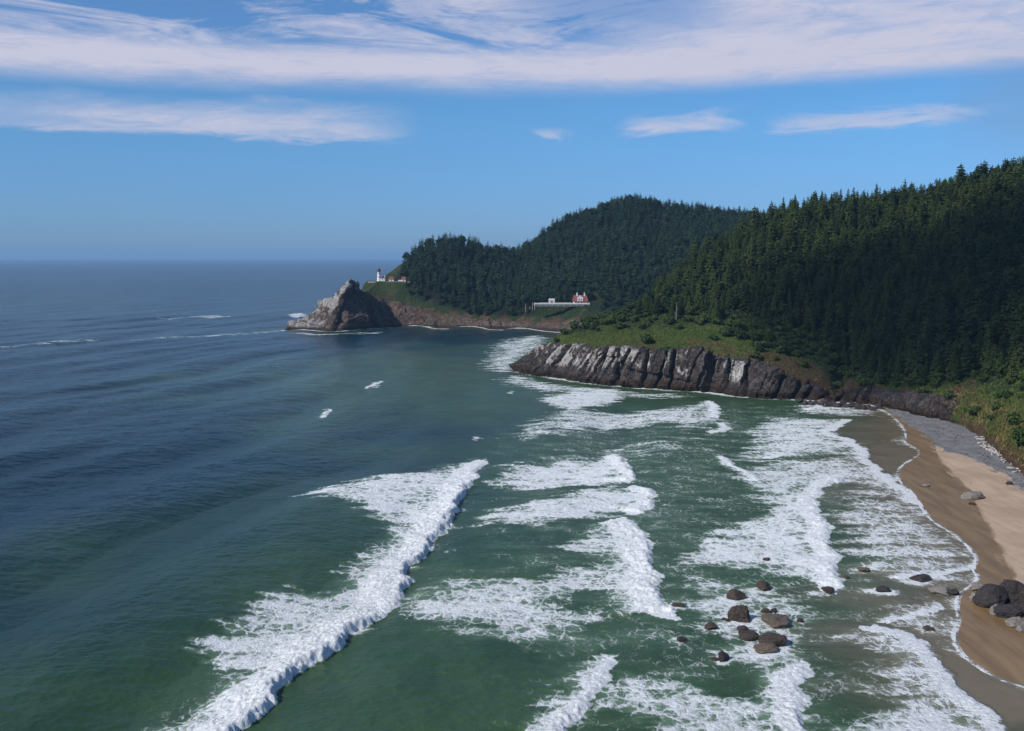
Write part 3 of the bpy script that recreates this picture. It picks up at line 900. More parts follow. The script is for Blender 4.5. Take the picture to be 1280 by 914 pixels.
region([(1060, 603), (1146, 626), (1182, 664), (1218, 692), (1222, 720), (1150, 730), (1060, 722), (1042, 660)], 0.54, 4, 4)
front([(1215, 709), (1190, 716), (1165, 719)], 0, 2, 0.85, 0.6)
region([(840, 722), (1000, 735), (1012, 770), (1000, 835), (930, 845), (860, 800), (850, 760)], 0.62, 5, 4)
region([(700, 905), (760, 838), (850, 850), (900, 868), (960, 888), (996, 868), (1010, 912), (1020, 950), (850, 950), (790, 890)], 0.66, 4, 4)
front([(1003, 838), (990, 862), (998, 885), (1010, 905), (1022, 940)], 0.9, 3, 1.0, 2)
region([(668, 874), (715, 868), (742, 868), (728, 886), (712, 902), (690, 925), (690, 895)], 0.72, 2.5, 2.5)
front([(766, 828), (744, 858), (740, 870), (726, 888), (708, 906), (690, 925)], 0.8, 2.5, 0.95, 1.5)
region([(1030, 790), (1090, 783), (1130, 790), (1160, 812), (1190, 855), (1228, 884), (1252, 912), (1270, 940), (1040, 940), (1090, 885), (1122, 842), (1110, 818)], 0.70, 4, 3.5)
front([(1100, 784), (1130, 789), (1161, 809), (1189, 855), (1227, 883), (1252, 911), (1275, 940)], 0.35, 4, 1.0, 1.5)
region([(1085, 745), (1190, 758), (1198, 790), (1165, 803), (1110, 783)], 0.45, 3, 3)
front([(1165, 757), (1140, 771), (1108, 777)], 0.2, 2, 0.8, 0.8)
front([(1160, 718), (1142, 722), (1118, 724)], 0.3, 1.5, 0.9, 1.0)
# towards the near cliff and the far cove
region([(665, 500), (720, 489), (772, 485), (787, 492), (765, 505), (715, 516), (690, 509)], 0.70, 3, 3)
region([(690, 512), (800, 514), (880, 506), (900, 512), (910, 532), (880, 538), (800, 531), (720, 541), (650, 556), (640, 545)], 0.56, 5, 5)
front([(890, 503), (899, 512), (896, 522)], 0.5, 4, 0.9, 2)
front([(905, 530), (912, 536), (900, 541)], 0.5, 3, 0.9, 2)
region([(980, 505), (1060, 509), (1094, 511), (1108, 518), (1050, 521), (1000, 517)], 0.52, 3, 3)
front([(1030, 505), (1024, 510), (1010, 512)], 0.6, 3, 0.9, 1)
region([(622, 425), (690, 418), (675, 440), (652, 463), (618, 470), (600, 455)], 0.50, 5, 6)
region([(620, 470), (655, 470), (700, 482), (780, 488), (860, 494), (880, 500), (700, 492), (640, 484)], 0.55, 4, 5)
region([(650, 575), (720, 558), (860, 545), (900, 560), (800, 580), (700, 585)], 0.36, 6, 6)
for q in ([(399, 520), (407, 509), (413, 512), (408, 522)], [(459, 482), (468, 475), (478, 477), (470, 483)], [(589, 550), (597, 543), (602, 549)],
          [(631, 491), (640, 487), (643, 492)], [(358, 394), (376, 390), (386, 395), (364, 397)]):
    region(q, 0.55, 1.2, 1.8)
front([(412, 509), (405, 522)], 0.45, 1.5, 0.8, 0.6)
front([(478, 475), (460, 483)], 0.45, 1.5, 0.75, 0.6)
for q, d_ in (([(0, 433), (60, 428), (125, 424), (125, 425.5), (60, 430), (0, 435)], 0.45), ([(160, 424), (300, 417), (352, 411), (352, 414), (300, 419), (170, 425.5)], 0.36),
              ([(200, 397), (290, 394), (290, 397), (200, 399)], 0.42), ([(345, 416), (420, 417), (480, 416), (470, 418), (400, 419)], 0.50)):
    region(q, d_, 4, 6)
# where water meets rock and sand
cl_line, _ = line_sd(PW, NF, 40.0)
foam = np.maximum(foam, np.exp(-(np.abs(cl_line) / 4.0)) * (0.95 + 0.5 * nlow))
foam = np.maximum(foam, np.exp(-(fsh / 6.0)) * (0.9 + 0.8 * nlow))
edge = np.exp(-(np.abs(dland - 0.35) / 0.5) ** 2) * (dsea < 30) * np.clip(0.72 + 0.7 * nmid + 0.6 * fbm2(px_ / 14, py_ / 14, 2), 0.2, 1)
foam = np.maximum(foam, edge)
foam = np.maximum(foam, 0.42 * np.exp(-np.clip(dsea, 0, 99) / 6.0) * (0.6 + 1.2 * (nlow + 0.3)))
for a, b, w, h, _l in SURF:
    q = at_z(a, b + h * .5); rs0 = w * np.linalg.norm(q - [0, 0, CAMZ]) / FPX / 2
    dq = np.hypot(PW[:, 0] - q[0] + .4 * rs0, PW[:, 1] - q[1] - .5 * rs0) - rs0
    foam = np.maximum(foam, (0.45 + 0.35 * min(1, rs0 / 1.5)) * np.exp(-(np.clip(dq, 0, 99) / (0.7 + .7 * rs0))) * (0.8 + 0.9 * nlow))
thin = np.exp(-np.clip(dsea, 0, 99) / 4.0) * 0.6
for q, kf in (([(1083, 557), (1110, 553), (1148, 562), (1150, 569), (1130, 580), (1121, 592), (1103, 588), (1084, 574)], 0.8),
              ([(1040, 540), (1066, 527), (1110, 522), (1132, 540), (1120, 549), (1075, 553)], 0.55),
              ([(1150, 805), (1200, 815), (1245, 850), (1290, 866), (1300, 900), (1262, 912), (1228, 884), (1190, 855)], 0.85)):
    s_ = poly_sd(P, np.array([at_z(a, b)[:2] for a, b in q]), 25.0)
    calm = sst(s_, -0.5, 2.0); foam = foam * (1 - kf * calm); thin = np.maximum(thin, calm * (kf - 0.25) * 1.5)
foam = np.clip(foam + 0.10 * nlow * (foam > 0.05), 0, 1.15)
strong = sst(foam, 0.55, 0.95)
lump = (0.30 * (fbm2(px_ / 2.4, py_ / 2.0, 3) + 0.15) + 0.16 * pn2(px_ / 0.8, py_ / 0.8)) * strong * sst(height, 0.05, 0.9)
zsea = zsea * (1 - 0.4 * sst(height, 0.1, 1.0)) + height + lump * 1.5 + 0.10 * strong * nmid
zsea = np.maximum(zsea, -1.2) * sst(dland, -1.0, 5.0) + 0.03
# right by the sand the film lies flat on the slope
zsea = np.where(dland < 0, np.minimum(zsea, 0.03), zsea)
shal = 1 - sst(dland + 55 * pn2(px_ / 60, py_ / 45), 95, 260)
shal = np.maximum(shal, 0.55 * (1 - sst(fsh, 5, 50)))
film = (1 - sst(dsea + 10 * pn2(px_ / 18, py_ / 12), 3, 40))
far = sst(RR.ravel(), 400, 2600)
sea = link_mesh('sea', np.stack([px_, py_, zsea], 1), grid_faces(len(Rr), len(A)), M_sea, smooth=True,
                attrs=dict(foam=foam, shallow=shal, film=film, far=far, thin=np.clip(thin, 0, 1)))
tag(sea, kind='structure')

# ------------------------------------------------------------------ ground seen by a ray
def bvh_of(V, F): return BVHTree.FromPolygons(V.tolist(), F.tolist())


BV = [bvh_of(Vn.reshape(-1, 3), grid_faces(*Vn.shape[:2])), bvh_of(Vf.reshape(-1, 3), grid_faces(*Vf.shape[:2]))]
CAMV = Vector((0, 0, CAMZ))


def hit(px, py):
    d = Vector(ray(px, py)).normalized(); best = None
    for b in BV:
        h = b.ray_cast(CAMV, d)
        if h[0] is not None and (best is None or h[3] < best[3]): best = h
    return best[0] if best else None


def drop(x, y):
    z = -99
    for b in BV:
        h = b.ray_cast(Vector((x, y, 400)), Vector((0, 0, -1)))
        if h[0] is not None: z = max(z, h[0].z)
    return z


# ------------------------------------------------------------------ trees
def conifer(seed, h=20.0, R=3.7, nw=26, per=5, base=0.07):
    r = random.Random(seed); V = []; F = []; ex = r.uniform(.42, .78)
    gaps = [r.uniform(.3, 1.0) if r.random() < .25 else 1.0 for _ in range(nw)]
    lean = r.uniform(-.02, .02)
    for i in range(nw):
        tt = i / (nw - 1); zc = h * (base + (0.965 - base) * tt)
        rad_ = R * (1 - tt) ** ex * gaps[i] * (0.72 + 0.28 * min(1, tt * 6)) * r.uniform(0.8, 1.12) + 0.22
        nb = int(round(9 - 4.5 * tt)); off = r.uniform(0, 6.28)
        for k in range(nb):
            a = off + 6.283 * k / nb + r.uniform(-.25, .25)
            rr = rad_ * r.uniform(0.62, 1.22)
            ca, sa = math.cos(a), math.sin(a)
            w = rr * r.uniform(.24, .36) + .12
            z0 = zc + r.uniform(-.3, .3); dz_ = -rr * r.uniform(.16, .42) + .25 * tt
            b = len(V)
            cx = lean * zc
            V += [(cx, 0, z0 + .25), (cx + ca * rr * .58 - sa * w, sa * rr * .58 + ca * w, z0 + dz_ * .75 - .15),
                  (cx + ca * rr, sa * rr, z0 + dz_ + .12), (cx + ca * rr * .58 + sa * w, sa * rr * .58 - ca * w, z0 + dz_ * .75 - .15)]
            F += [(b, b + 1, b + 2), (b, b + 2, b + 3)]
            for j in range(per - 2):
                q = r.uniform(.35, .95); s = r.choice((-1, 1)); b = len(V); ww = w * r.uniform(.6, 1.2)
                bx_, by_, bz_ = cx + ca * rr * q, sa * rr * q, z0 + dz_ * q + .1
                V += [(bx_, by_, bz_), (bx_ + ca * .5 * ww - sa * s * ww, by_ + sa * .5 * ww + ca * s * ww, bz_ - .25 * ww - .1),
                      (bx_ + ca * .35 * ww, by_ + sa * .35 * ww, bz_ - r.uniform(.5, 1.0) * ww - .25)]
                F += [(b, b + 1, b + 2)]
    b = len(V)
    V += [(lean * h + .18, 0, h * .93), (lean * h - .1, .16, h * .93), (lean * h - .1, -.16, h * .93), (lean * h, 0, h * 1.02)]
    F += [(b, b + 1, b + 3), (b + 1, b + 2, b + 3), (b + 2, b, b + 3)]
    return np.array(V), np.array(F)


def roundtree(seed, h=9.0, R=3.6, n=420, leaf=0.75, zlo=0.25):
    """broad crown of leaf clumps"""
    r = np.random.RandomState(seed)
    d = r.randn(n, 3); d /= np.linalg.norm(d, axis=1)[:, None]
    lob = r.randn(7, 3); lob /= np.linalg.norm(lob, axis=1)[:, None]
    k = 0.72 + 0.34 * np.max(np.clip(d @ lob.T, 0, 1) ** 6, axis=1)
    rr = (r.rand(n) ** 0.35) * k
    c = d * rr[:, None] * np.array([R, R, h * (1 - zlo) / 2]) + np.array([0, 0, h * (zlo + (1 - zlo) / 2)])
    nr = d + r.randn(n, 3) * 0.7; nr /= np.linalg.norm(nr, axis=1)[:, None]
    u = np.cross(nr, r.randn(n, 3)); u /= np.linalg.norm(u, axis=1)[:, None]
    v = np.cross(nr, u)
    s = leaf * (0.6 + 0.8 * r.rand(n))[:, None]
    V = np.stack([c + u * s, c + v * s * 0.8 - u * s * .3, c - u * s * .6 - v * s * .5], 1).reshape(-1, 3)
    # a second leaf per clump, turned
    V2 = np.stack([c + nr * s * .6 + u * s * .2, c - v * s * .8, c - u * s * .7 + v * s * .5], 1).reshape(-1, 3)
    V = np.concatenate([V, V2]); V[:, 2] = np.maximum(V[:, 2], -0.3)
    return V, np.arange(len(V)).reshape(-1, 3)


def trunk_arr(h, r0, n=6):
    V = []; F = []
    for k, (zz, rr) in enumerate(((-1.5, r0 * 1.2), (h * .3, r0 * .8), (h * .92, r0 * .12))):
        for i in range(n): V.append((rr * math.cos(6.283 * i / n), rr * math.sin(6.283 * i / n), zz))
    for k in range(2):
        for i in range(n):
            j = (i + 1) % n
            F += [(k * n + i, k * n + j, k * n + n + j), (k * n + i, k * n + n + j, k * n + n + i)]
    return np.array(V), np.array(F)


rng = np.random.RandomState(5)


def scatter(V, keep, spacing, rs):
    """points on a lofted hill, about one per spacing squared"""
    a = V[:-1, :-1]; b = V[:-1, 1:]; c = V[1:, :-1]
    ar = np.linalg.norm(np.cross(b - a, c - a), axis=2)
    pr = (ar * keep[:-1, :-1]).ravel(); tot = pr.sum()
    n = int(tot / spacing ** 2 * 3.0)
    idx = rs.choice(len(pr), n, p=pr / tot)
    i, j = np.unravel_index(idx, ar.shape)
    u, v = rs.rand(n)[:, None], rs.rand(n)[:, None]
    pts = a[i, j] + (b[i, j] - a[i, j]) * u + (c[i, j] - a[i, j]) * v
    cell = {}; out = []
    for k in range(n):
        p = pts[k]; gx, gy = int(p[0] // spacing), int(p[1] // spacing); ok = True
        for xx in (gx - 1, gx, gx + 1):
            for yy in (gy - 1, gy, gy + 1):
                for q in cell.get((xx, yy), ()):
                    if (q[0] - p[0]) ** 2 + (q[1] - p[1]) ** 2 < spacing ** 2: ok = False; break
                if not ok: break
            if not ok: break
        if ok: cell.setdefault((gx, gy), []).append(p); out.append(k)
    return pts[out], i[out], j[out]


def joined(name, kinds, pts, scale, rot, pick, mats, wide=None):
    Vs, Fs, Ms = [], [], []; base = 0
    for k in range(len(pts)):
        V, F, mi = kinds[pick[k]]
        c, s = math.cos(rot[k]), math.sin(rot[k])
        w = scale[k] * (wide[k] if wide is not None else 1.0)
        Q = np.empty_like(V)
        Q[:, 0] = (V[:, 0] * c - V[:, 1] * s) * w + pts[k][0]
        Q[:, 1] = (V[:, 0] * s + V[:, 1] * c) * w + pts[k][1]
        Q[:, 2] = V[:, 2] * scale[k] + pts[k][2]
        Vs.append(Q.astype(np.float32)); Fs.append(F + base); Ms.append(mi); base += len(V)
    return link_mesh(name, np.concatenate(Vs), np.concatenate(Fs), mats, midx=np.concatenate(Ms))


def with_trunk(crown, tr):
    V = np.concatenate([crown[0], tr[0]]); F = np.concatenate([crown[1], tr[1] + len(crown[0])])
    return V, F, np.concatenate([np.zeros(len(crown[1]), int), np.ones(len(tr[1]), int)])


# --- near hill forest
pat = fbm3(Vn[..., 0] / 30, Vn[..., 1] / 30, Vn[..., 2] / 30, 3)
low = 2.98 + 0.14 * sst(near_st, 3.0, 3.8) * (1 - sst(near_st, 6.2, 7.2)) - 0.55 * sst(near_st, 8.6, 9.6) + 0.35 * sst(near_st, 11.4, 12.4)
keep = (sst(near_lev + 0.45 * pat, low, low + 0.12)) * (near_lev < 5.9) * (near_st > 4.25)
keep = keep * (1 - 0.75 * np.exp(-((near_st - 7.9) / 0.8) ** 2 - ((near_lev - 3.1) / 0.25) ** 2))
pts, ti, tj = scatter(Vn, keep, 4.75, rng)
tl = near_lev[ti, tj]; tcn = near_st[ti, tj]
n = len(pts)
sz = (0.58 + 0.56 * rng.rand(n)) * (0.62 + 0.38 * sst(tl, low[ti, tj], low[ti, tj] + 0.5))
sz = sz * (1 + 0.30 * sst(tcn, 9.5, 13)) * (0.62 + 0.38 * sst(tcn, 4.2, 5.0)) * np.where(rng.rand(n) < 0.1, 1.18, 1.0)
rot = rng.rand(n) * 6.283; wide = 0.85 + 0.5 * rng.rand(n)
H0 = 18.8
px, py, dep = to_px(pts); _, pyt, _ = to_px(pts + np.stack([0 * sz, 0 * sz, H0 * sz], 1))
pw = 3.9 * sz * wide * FPX / dep
order = np.argsort(dep); occ = np.zeros((914, 1280), bool); vis = np.zeros(n)
yy, xx = np.mgrid[0:914, 0:1280]
for k in order:
    x0, x1 = int(px[k] - pw[k]), int(px[k] + pw[k]) + 1; y0, y1 = int(pyt[k]), int(py[k]) + 1
    x0, x1, y0, y1 = max(0, x0), min(1280, x1), max(0, y0), min(914, y1)
    if x1 <= x0 or y1 <= y0: continue
    m_ = (np.abs(xx[y0:y1, x0:x1] - px[k]) < pw[k] * (0.15 + 0.85 * (yy[y0:y1, x0:x1] - pyt[k]) / max(1, py[k] - pyt[k])))
    sub = occ[y0:y1, x0:x1]
    vis[k] = (m_ & ~sub).sum(); sub |= m_
order = np.argsort(-vis); solo = order[:290]; rest = order[290:]
rest = rest[(px[rest] > -200) & (px[rest] < 1650)]
seeds = [conifer(s, H0, R_, 30, 5, b_) for s, R_, b_ in ((1, 4.2, .06), (2, 3.5, .12), (3, 4.9, .10), (4, 3.9, .05), (11, 4.5, .2), (12, 3.3, .08))]
light = [with_trunk(conifer(s, H0, R_, 22, 4, b_), trunk_arr(H0, .35, 4)) for s, R_, b_ in ((5, 4.2, .06), (6, 3.5, .12), (7, 4.9, .1), (8, 3.9, .05), (13, 4.5, .2))]
rt_ = roundtree(61, 15, 4.6, 420, .95, .12)
light.append(with_trunk(rt_, trunk_arr(12, .3, 4)))
fo = joined('forest', light, pts[rest], sz[rest], rot[rest], np.where(rng.rand(len(rest)) < 0.12, 5, rng.randint(0, 5, len(rest))), [M_spruce, M_bark], wide[rest])
tag(fo, 'dense dark spruce forest filling the near hillside between the larger trees', 'forest', kind='stuff')

trunkV, trunkF = trunk_arr(H0, .38)
proto = []
for k, (cv, cf) in enumerate(seeds):
    e = empty('spruce_tree', (0, 0, 0))
    link_mesh('trunk', trunkV, trunkF, M_bark, e, True)
    link_mesh('crown', cv, cf, M_spruce, e)
    proto.append(e)
used = set()


def dup(o, parent=None):
    c = o.copy(); COL.objects.link(c); c.parent = parent
    for ch in o.children: dup(ch, c)
    return c


ridge_px = {}
for k in solo:
    b = int(px[k] // 8)
    ridge_px[b] = min(ridge_px.get(b, 999), pyt[k])


def zone(k):
    sky_ = pyt[k] <= ridge_px[int(px[k] // 8)] + 2 and tl[k] > 4.55
    if sky_:
        if px[k] > 1130: return 'tall pointed spruce cut out against the sky at the top right of the near hill'
        if px[k] > 930: return 'sunlit pointed spruce on the middle skyline of the near hill'
        return 'spruce on the left skyline of the near hill where it falls to the grassy point'
    if px[k] < 930:
        return 'spruce at the lower forest edge right above the grassy headland' if tl[k] < 3.6 else 'spruce on the left shoulder of the near hill below its skyline'
    if px[k] < 1110:
        return 'dark spruce low on the middle slope above the green gully' if tl[k] < 3.7 else 'spruce high on the middle slope just under the skyline trees'
    return 'dark spruce low on the shaded right slope above the beach' if tl[k] < 3.9 else 'dark spruce high on the shaded right slope under the skyline'


for k in solo:
    v = rng.randint(0, 6)
    if v not in used: o = proto[v]; used.add(v)
    else: o = dup(proto[v])
    o.location = pts[k]; o.rotation_euler = (0, 0, rot[k]); o.scale = (sz[k] * wide[k], sz[k] * wide[k], sz[k])
    tag(o, zone(k), 'tree', 'spruces on the near hill')

# --- far wood
pat = fbm3(Vf[..., 0] / 45, Vf[..., 1] / 45, Vf[..., 2] / 45, 3)
fl, fs_ = far_lev, far_st
keepf = sst(fl + 0.2 * pat, 3.05, 3.3) * sst(fs_, 6.45, 7.0)
keepf = np.maximum(keepf, sst(fs_, 7.0, 7.5) * sst(fl + 0.5 * pat, 2.2, 2.6) * 0.9)
keepf = keepf * (fl < 5.95) * (fs_ < 16.6)
pz = Vf[..., 0], Vf[..., 1]
keepf = keepf * ~((np.abs(pz[0] - HOUSE[0] + 14) < 36) & (np.abs(pz[1] - HOUSE[1] - 3) < 13) | (np.abs(pz[0] - HOUSE[0] + 12) < 30) & (np.abs(pz[1] - HOUSE[1] + 18) < 20))
keepf = keepf * ~((np.abs(pz[0] - LIGHT[0] - 9) < 22) & (np.abs(pz[1] - LIGHT[1] - 4) < 14))
fp, fi, fj = scatter(Vf, keepf, 6.0, rng)
fsz = (0.62 + 0.4 * rng.rand(len(fp))) * (0.75 + 0.25 * sst(fl[fi, fj], 2.6, 3.4))
fk = []
for s, R_ in ((21, 5.2), (22, 4.6), (23, 5.8)):
    V, F = conifer(s, 19, R_, 15, 3, .08); fk.append((V, F, np.zeros(len(F), int)))
for s in (31, 32):
    V, F = roundtree(s, 15, 5.0, 150, 1.6, .2); fk.append((V, F, np.zeros(len(F), int)))
pk = rng.randint(0, 3, len(fp)); pk = np.where(rng.rand(len(fp)) < 0.25, rng.randint(3, 5, len(fp)), pk)
fw = joined('far_wood', fk, fp, fsz, rng.rand(len(fp)) * 6.283, pk, [M_farwood], 0.9 + 0.4 * rng.rand(len(fp)))
tag(fw, 'blue-green conifer wood covering the far headland behind the lighthouse', 'wood', kind='stuff')

# tall bare-trunked pines by the keeper's house
M_pale = plain('pale_bark', (0.30, 0.26, 0.21), 0.3, 1.0)
pc = roundtree(77, 19, 4.2, 260, 1.3, .5); pt_ = trunk_arr(18, .45)
pine = empty('pine_tree', (0, 0, 0))
link_mesh('trunk', *pt_, M_pale, pine, True); link_mesh('crown', *pc, M_farwood, pine)
for k, (a, b, s, lb) in enumerate(((662.5, 386, 1.0, 'leftmost of the tall pines with pale bare trunks left of the keeper house'),
                                   (665.5, 387, .9, 'second of the tall pines with pale bare trunks left of the keeper house'),
                                   (657, 390, .95, 'pine with a pale trunk standing lowest on the far cove bluff'),
                                   (668.5, 386, .8, 'shorter pale-trunked pine next to the left end of the white fence'))):
    h = hit(a, b)
    if h is None: continue
    o = pine if k == 0 else dup(pine)
    o.location = h; o.scale = (s, s, s); o.rotation_euler = (0, 0, k * 1.3)
    tag(o, lb, 'tree', 'pale-trunked pines by the far cove')

# --- shrubs on the near hill
skinds = [roundtree(s, h_, R_, 300, .55, 0.0) for s, h_, R_ in ((41, 4.2, 2.8), (42, 3.4, 3.2), (43, 5.2, 2.6))]
sproto = []
for V, F in skinds:
    e = empty('shrub', (0, 0, 0))
    mb = MB()
    for q in range(4):
        a = q * 1.7; mb.tube((0, 0, -.6), (math.cos(a) * 1.0, math.sin(a) * 1.0, 2.0), .09, .03, 5)
    mb.build('stem', M_bark, e); link_mesh('leaves', V, F, M_shrub, e); sproto.append(e)
keeps = (near_lev > 2.1 - 0.75 * sst(near_st, 10.0, 11.5)) * (1 - sst(near_lev + 0.5 * fbm3(Vn[..., 0] / 12, Vn[..., 1] / 12, Vn[..., 2] / 12, 2), 3.0 + 2.5 * (1 - sst(near_st, 4.3, 4.9)), 3.25 + 2.5 * (1 - sst(near_st, 4.3, 4.9)))) * (near_st > 2.2) * (1 - 0.65 * sst(near_st, 11.0, 12.0))
keeps = keeps * (0.07 + 0.93 * np.maximum(sst(near_st, 5.8, 7.4), (1 - sst(near_st, 4.4, 5.0)) * sst(near_lev, 3.3, 3.8))) * (0.05 + 0.95 * sst(near_lev + 0.25 * sst(near_st, 5.5, 7.5) + 0.5 * fbm3(Vn[..., 0] / 20 + 9, Vn[..., 1] / 20, Vn[..., 2] / 20, 3), 2.62, 2.85))
sp_, si, sj = scatter(Vn, keeps * 1.0, 5.0, rng)
spx, spy, sdep = to_px(sp_)
m_ = (spx > 690) & (spx < 1310)
sp_, si, sj, spx, spy, sdep = (q[m_] for q in (sp_, si, sj, spx, spy, sdep))
o_ = np.argsort(sdep); sel = o_[:230]
first = set()
for k in sel:
    v = rng.randint(0, 3)
    if v not in first: o = sproto[v]; first.add(v)
    else: o = dup(sproto[v])
    s = 0.7 + 0.75 * rng.rand()
    o.location = sp_[k] - np.array([0, 0, .3]); o.rotation_euler = (0, 0, rng.rand() * 6.28); o.scale = (s * 1.1, s * 1.1, s * .9)
    lb = ('round green shrub on the grassy headland above the white-streaked cliff' if spx[k] < 890 else
          'leafy shrub on the green slope between the cliff and the forest' if spx[k] < 1060 else
          'dark shrub on the steep slope behind the gravel beach' if spx[k] < 1190 else
          'shrub on the brown grassy bank at the right edge above the driftwood')
    tag(o, lb, 'shrub', 'shrubs below the near forest')
rs_ = o_[230:]
sk2 = [(V, F, np.zeros(len(F), int)) for V, F in [roundtree(s, h_, R_, 130, .75, 0.0) for s, h_, R_ in ((51, 3.6, 2.6), (52, 2.8, 2.8))]]
if len(rs_) > 5:
    o = joined('shrubbery', sk2, sp_[rs_], 0.7 + .6 * rng.rand(len(rs_)), rng.rand(len(rs_)) * 6.28, rng.randint(0, 2, len(rs_)), [M_shrub])
    tag(o, 'low green shrubbery along the upper edge of the near hillside grass', 'shrubbery', kind='stuff')

# --- tufts of grass and bracken: nobody could count them
keepg = sst(near_lev, 2.02 - 0.95 * sst(near_st, 11.0, 11.8), 2.2 - 0.95 * sst(near_st, 11.0, 11.8)) * (1 - sst(near_lev, 3.2, 3.5)) * (1 - rock_n * 0.9) * (near_st > 2.0)
a = Vn[:-1, :-1]; b = Vn[:-1, 1:]; c = Vn[1:, :-1]
ar = (np.linalg.norm(np.cross(b - a, c - a), axis=2) * keepg[:-1, :-1]).ravel()
ng = 52000
idx = rng.choice(len(ar), ng, p=ar / ar.sum()); i, j = np.unravel_index(idx, a.shape[:2])
gp = a[i, j] + (b[i, j] - a[i, j]) * rng.rand(ng, 1) + (c[i, j] - a[i, j]) * rng.rand(ng, 1)
th = rng.rand(ng) * 6.283; hh = (0.25 + 0.55 * rng.rand(ng) ** 2)
dv = np.stack([np.cos(th), np.sin(th), 0 * th], 1) * (0.55 * hh)[:, None]
ln = np.stack([rng.randn(ng) * .3, rng.randn(ng) * .3, np.ones(ng)], 1) * hh[:, None]
GV = np.stack([gp - dv - [0, 0, .15], gp + dv - [0, 0, .15], gp + ln], 1).reshape(-1, 3)
o = link_mesh('hillside_grass', GV, np.arange(ng * 3).reshape(-1, 3), M_scrub)
tag(o, 'rough grass and bracken on the near hill above the cliff', 'grass', kind='stuff')

keepb = sst(near_st, 11.1, 11.7) * sst(near_lev, 1.05, 1.2) * (1 - sst(near_lev, 2.0, 2.5))
ar = (np.linalg.norm(np.cross(b - a, c - a), axis=2) * keepb[:-1, :-1]).ravel()
ng = 12000
idx = rng.choice(len(ar), ng, p=ar / ar.sum()); i, j = np.unravel_index(idx, a.shape[:2])
gp = a[i, j] + (b[i, j] - a[i, j]) * rng.rand(ng, 1) + (c[i, j] - a[i, j]) * rng.rand(ng, 1)
th = rng.rand(ng) * 6.283; hh = 0.3 + 0.8 * rng.rand(ng) ** 2
dv = np.stack([np.cos(th), np.sin(th), 0 * th], 1) * (0.45 * hh)[:, None]
ln = np.stack([rng.randn(ng) * .35, rng.randn(ng) * .35, np.ones(ng)], 1) * hh[:, None]
M_dry = foliage('dry_grass', (0.075, 0.075, 0.022), (0.16, 0.125, 0.052), 0.08)
o = link_mesh('bank_grass', np.stack([gp - dv - [0, 0, .15], gp + dv - [0, 0, .15], gp + ln], 1).reshape(-1, 3), np.arange(ng * 3).reshape(-1, 3), M_dry)
tag(o, 'dry brownish grass on the steep bank behind the driftwood', 'grass', kind='stuff')

# --- dead snags
snag = empty('dead_tree', (0, 0, 0))
mb = MB(); mb.tube((0, 0, -1), (.3, .1, 13), .38, .06, 7); mb.build('trunk', M_dead, snag)
mb = MB(); rr = random.Random(3)
for k in range(34):
    zz = 2.5 + k * .3; a = rr.uniform(0, 6.28); l_ = rr.uniform(.8, 2.6) * (1.1 - k / 40)
    mb.tube((.02 * zz, 0, zz), (.02 * zz + math.cos(a) * l_, math.sin(a) * l_, zz + rr.uniform(-.5, .3)), .09, .02, 4)
mb.build('branches', M_dead, snag)
for k, (a, b, s, lb) in enumerate(((845, 400, .8, 'bare grey dead tree at the forest edge above the grassy headland'),
                                   (1008, 392, .95, 'bare grey dead tree above the bright green gully in mid slope'),
                                   (1143, 448, .8, 'thin pale dead tree low on the dark slope behind the beach'),
                                   (1240, 392, 1.0, 'pale dead tree high up on the slope at the right edge'))):
    h = hit(a, b)
    if h is None: continue
    o = snag if k == 0 else dup(snag)
    o.location = h; o.rotation_euler = (0.04 * k, 0, k * 2.1); o.scale = (s, s, s)
    tag(o, lb, 'dead tree', 'dead trees on the near hill')

# ------------------------------------------------------------------ boulders
def boulder(name, seed, mat, cuts=9, rough=0.22):
    r = np.random.RandomState(seed)
    bm = bmesh.new(); bmesh.ops.create_icosphere(bm, subdivisions=5, radius=1.0)
    P_ = np.array([v.co[:] for v in bm.verts])
    pl = r.randn(cuts, 3); pl /= np.linalg.norm(pl, axis=1)[:, None]; dd = 0.62 + 0.3 * r.rand(cuts)
    k = np.min(np.where(P_ @ pl.T > 0.05, dd / np.maximum(P_ @ pl.T, 0.05), 9), axis=1)
    k = np.minimum(k, 1.12)
    s = seed * 3.1
    k = k + rough * fbm3(P_[:, 0] * 1.6 + s, P_[:, 1] * 1.6, P_[:, 2] * 1.6, 6, .6) - 0.10 * ridge3(P_[:, 0] * 2.2 + s, P_[:, 1] * 2.2, P_[:, 2] * 2.2, 3)
    P_ = P_ * k[:, None]
    for v, q in zip(bm.verts, P_): v.co = q
    me = bpy.data.meshes.new(name); bm.to_mesh(me); bm.free(); me.materials.append(mat)
    me.polygons.foreach_set('use_smooth', [True] * len(me.polygons)); me.update()
    o = bpy.data.objects.new(name, me); COL.objects.link(o)
    return o


def beach_z(x, y):
    i = int(round((y - by[0]) / 0.75)); j = int(round((x - bx[0]) / 0.62))
    if 0 <= i < len(by) and 0 <= j < len(bx): return max(0.0, float(bz.reshape(len(by), len(bx))[i, j]))
    return 0.0


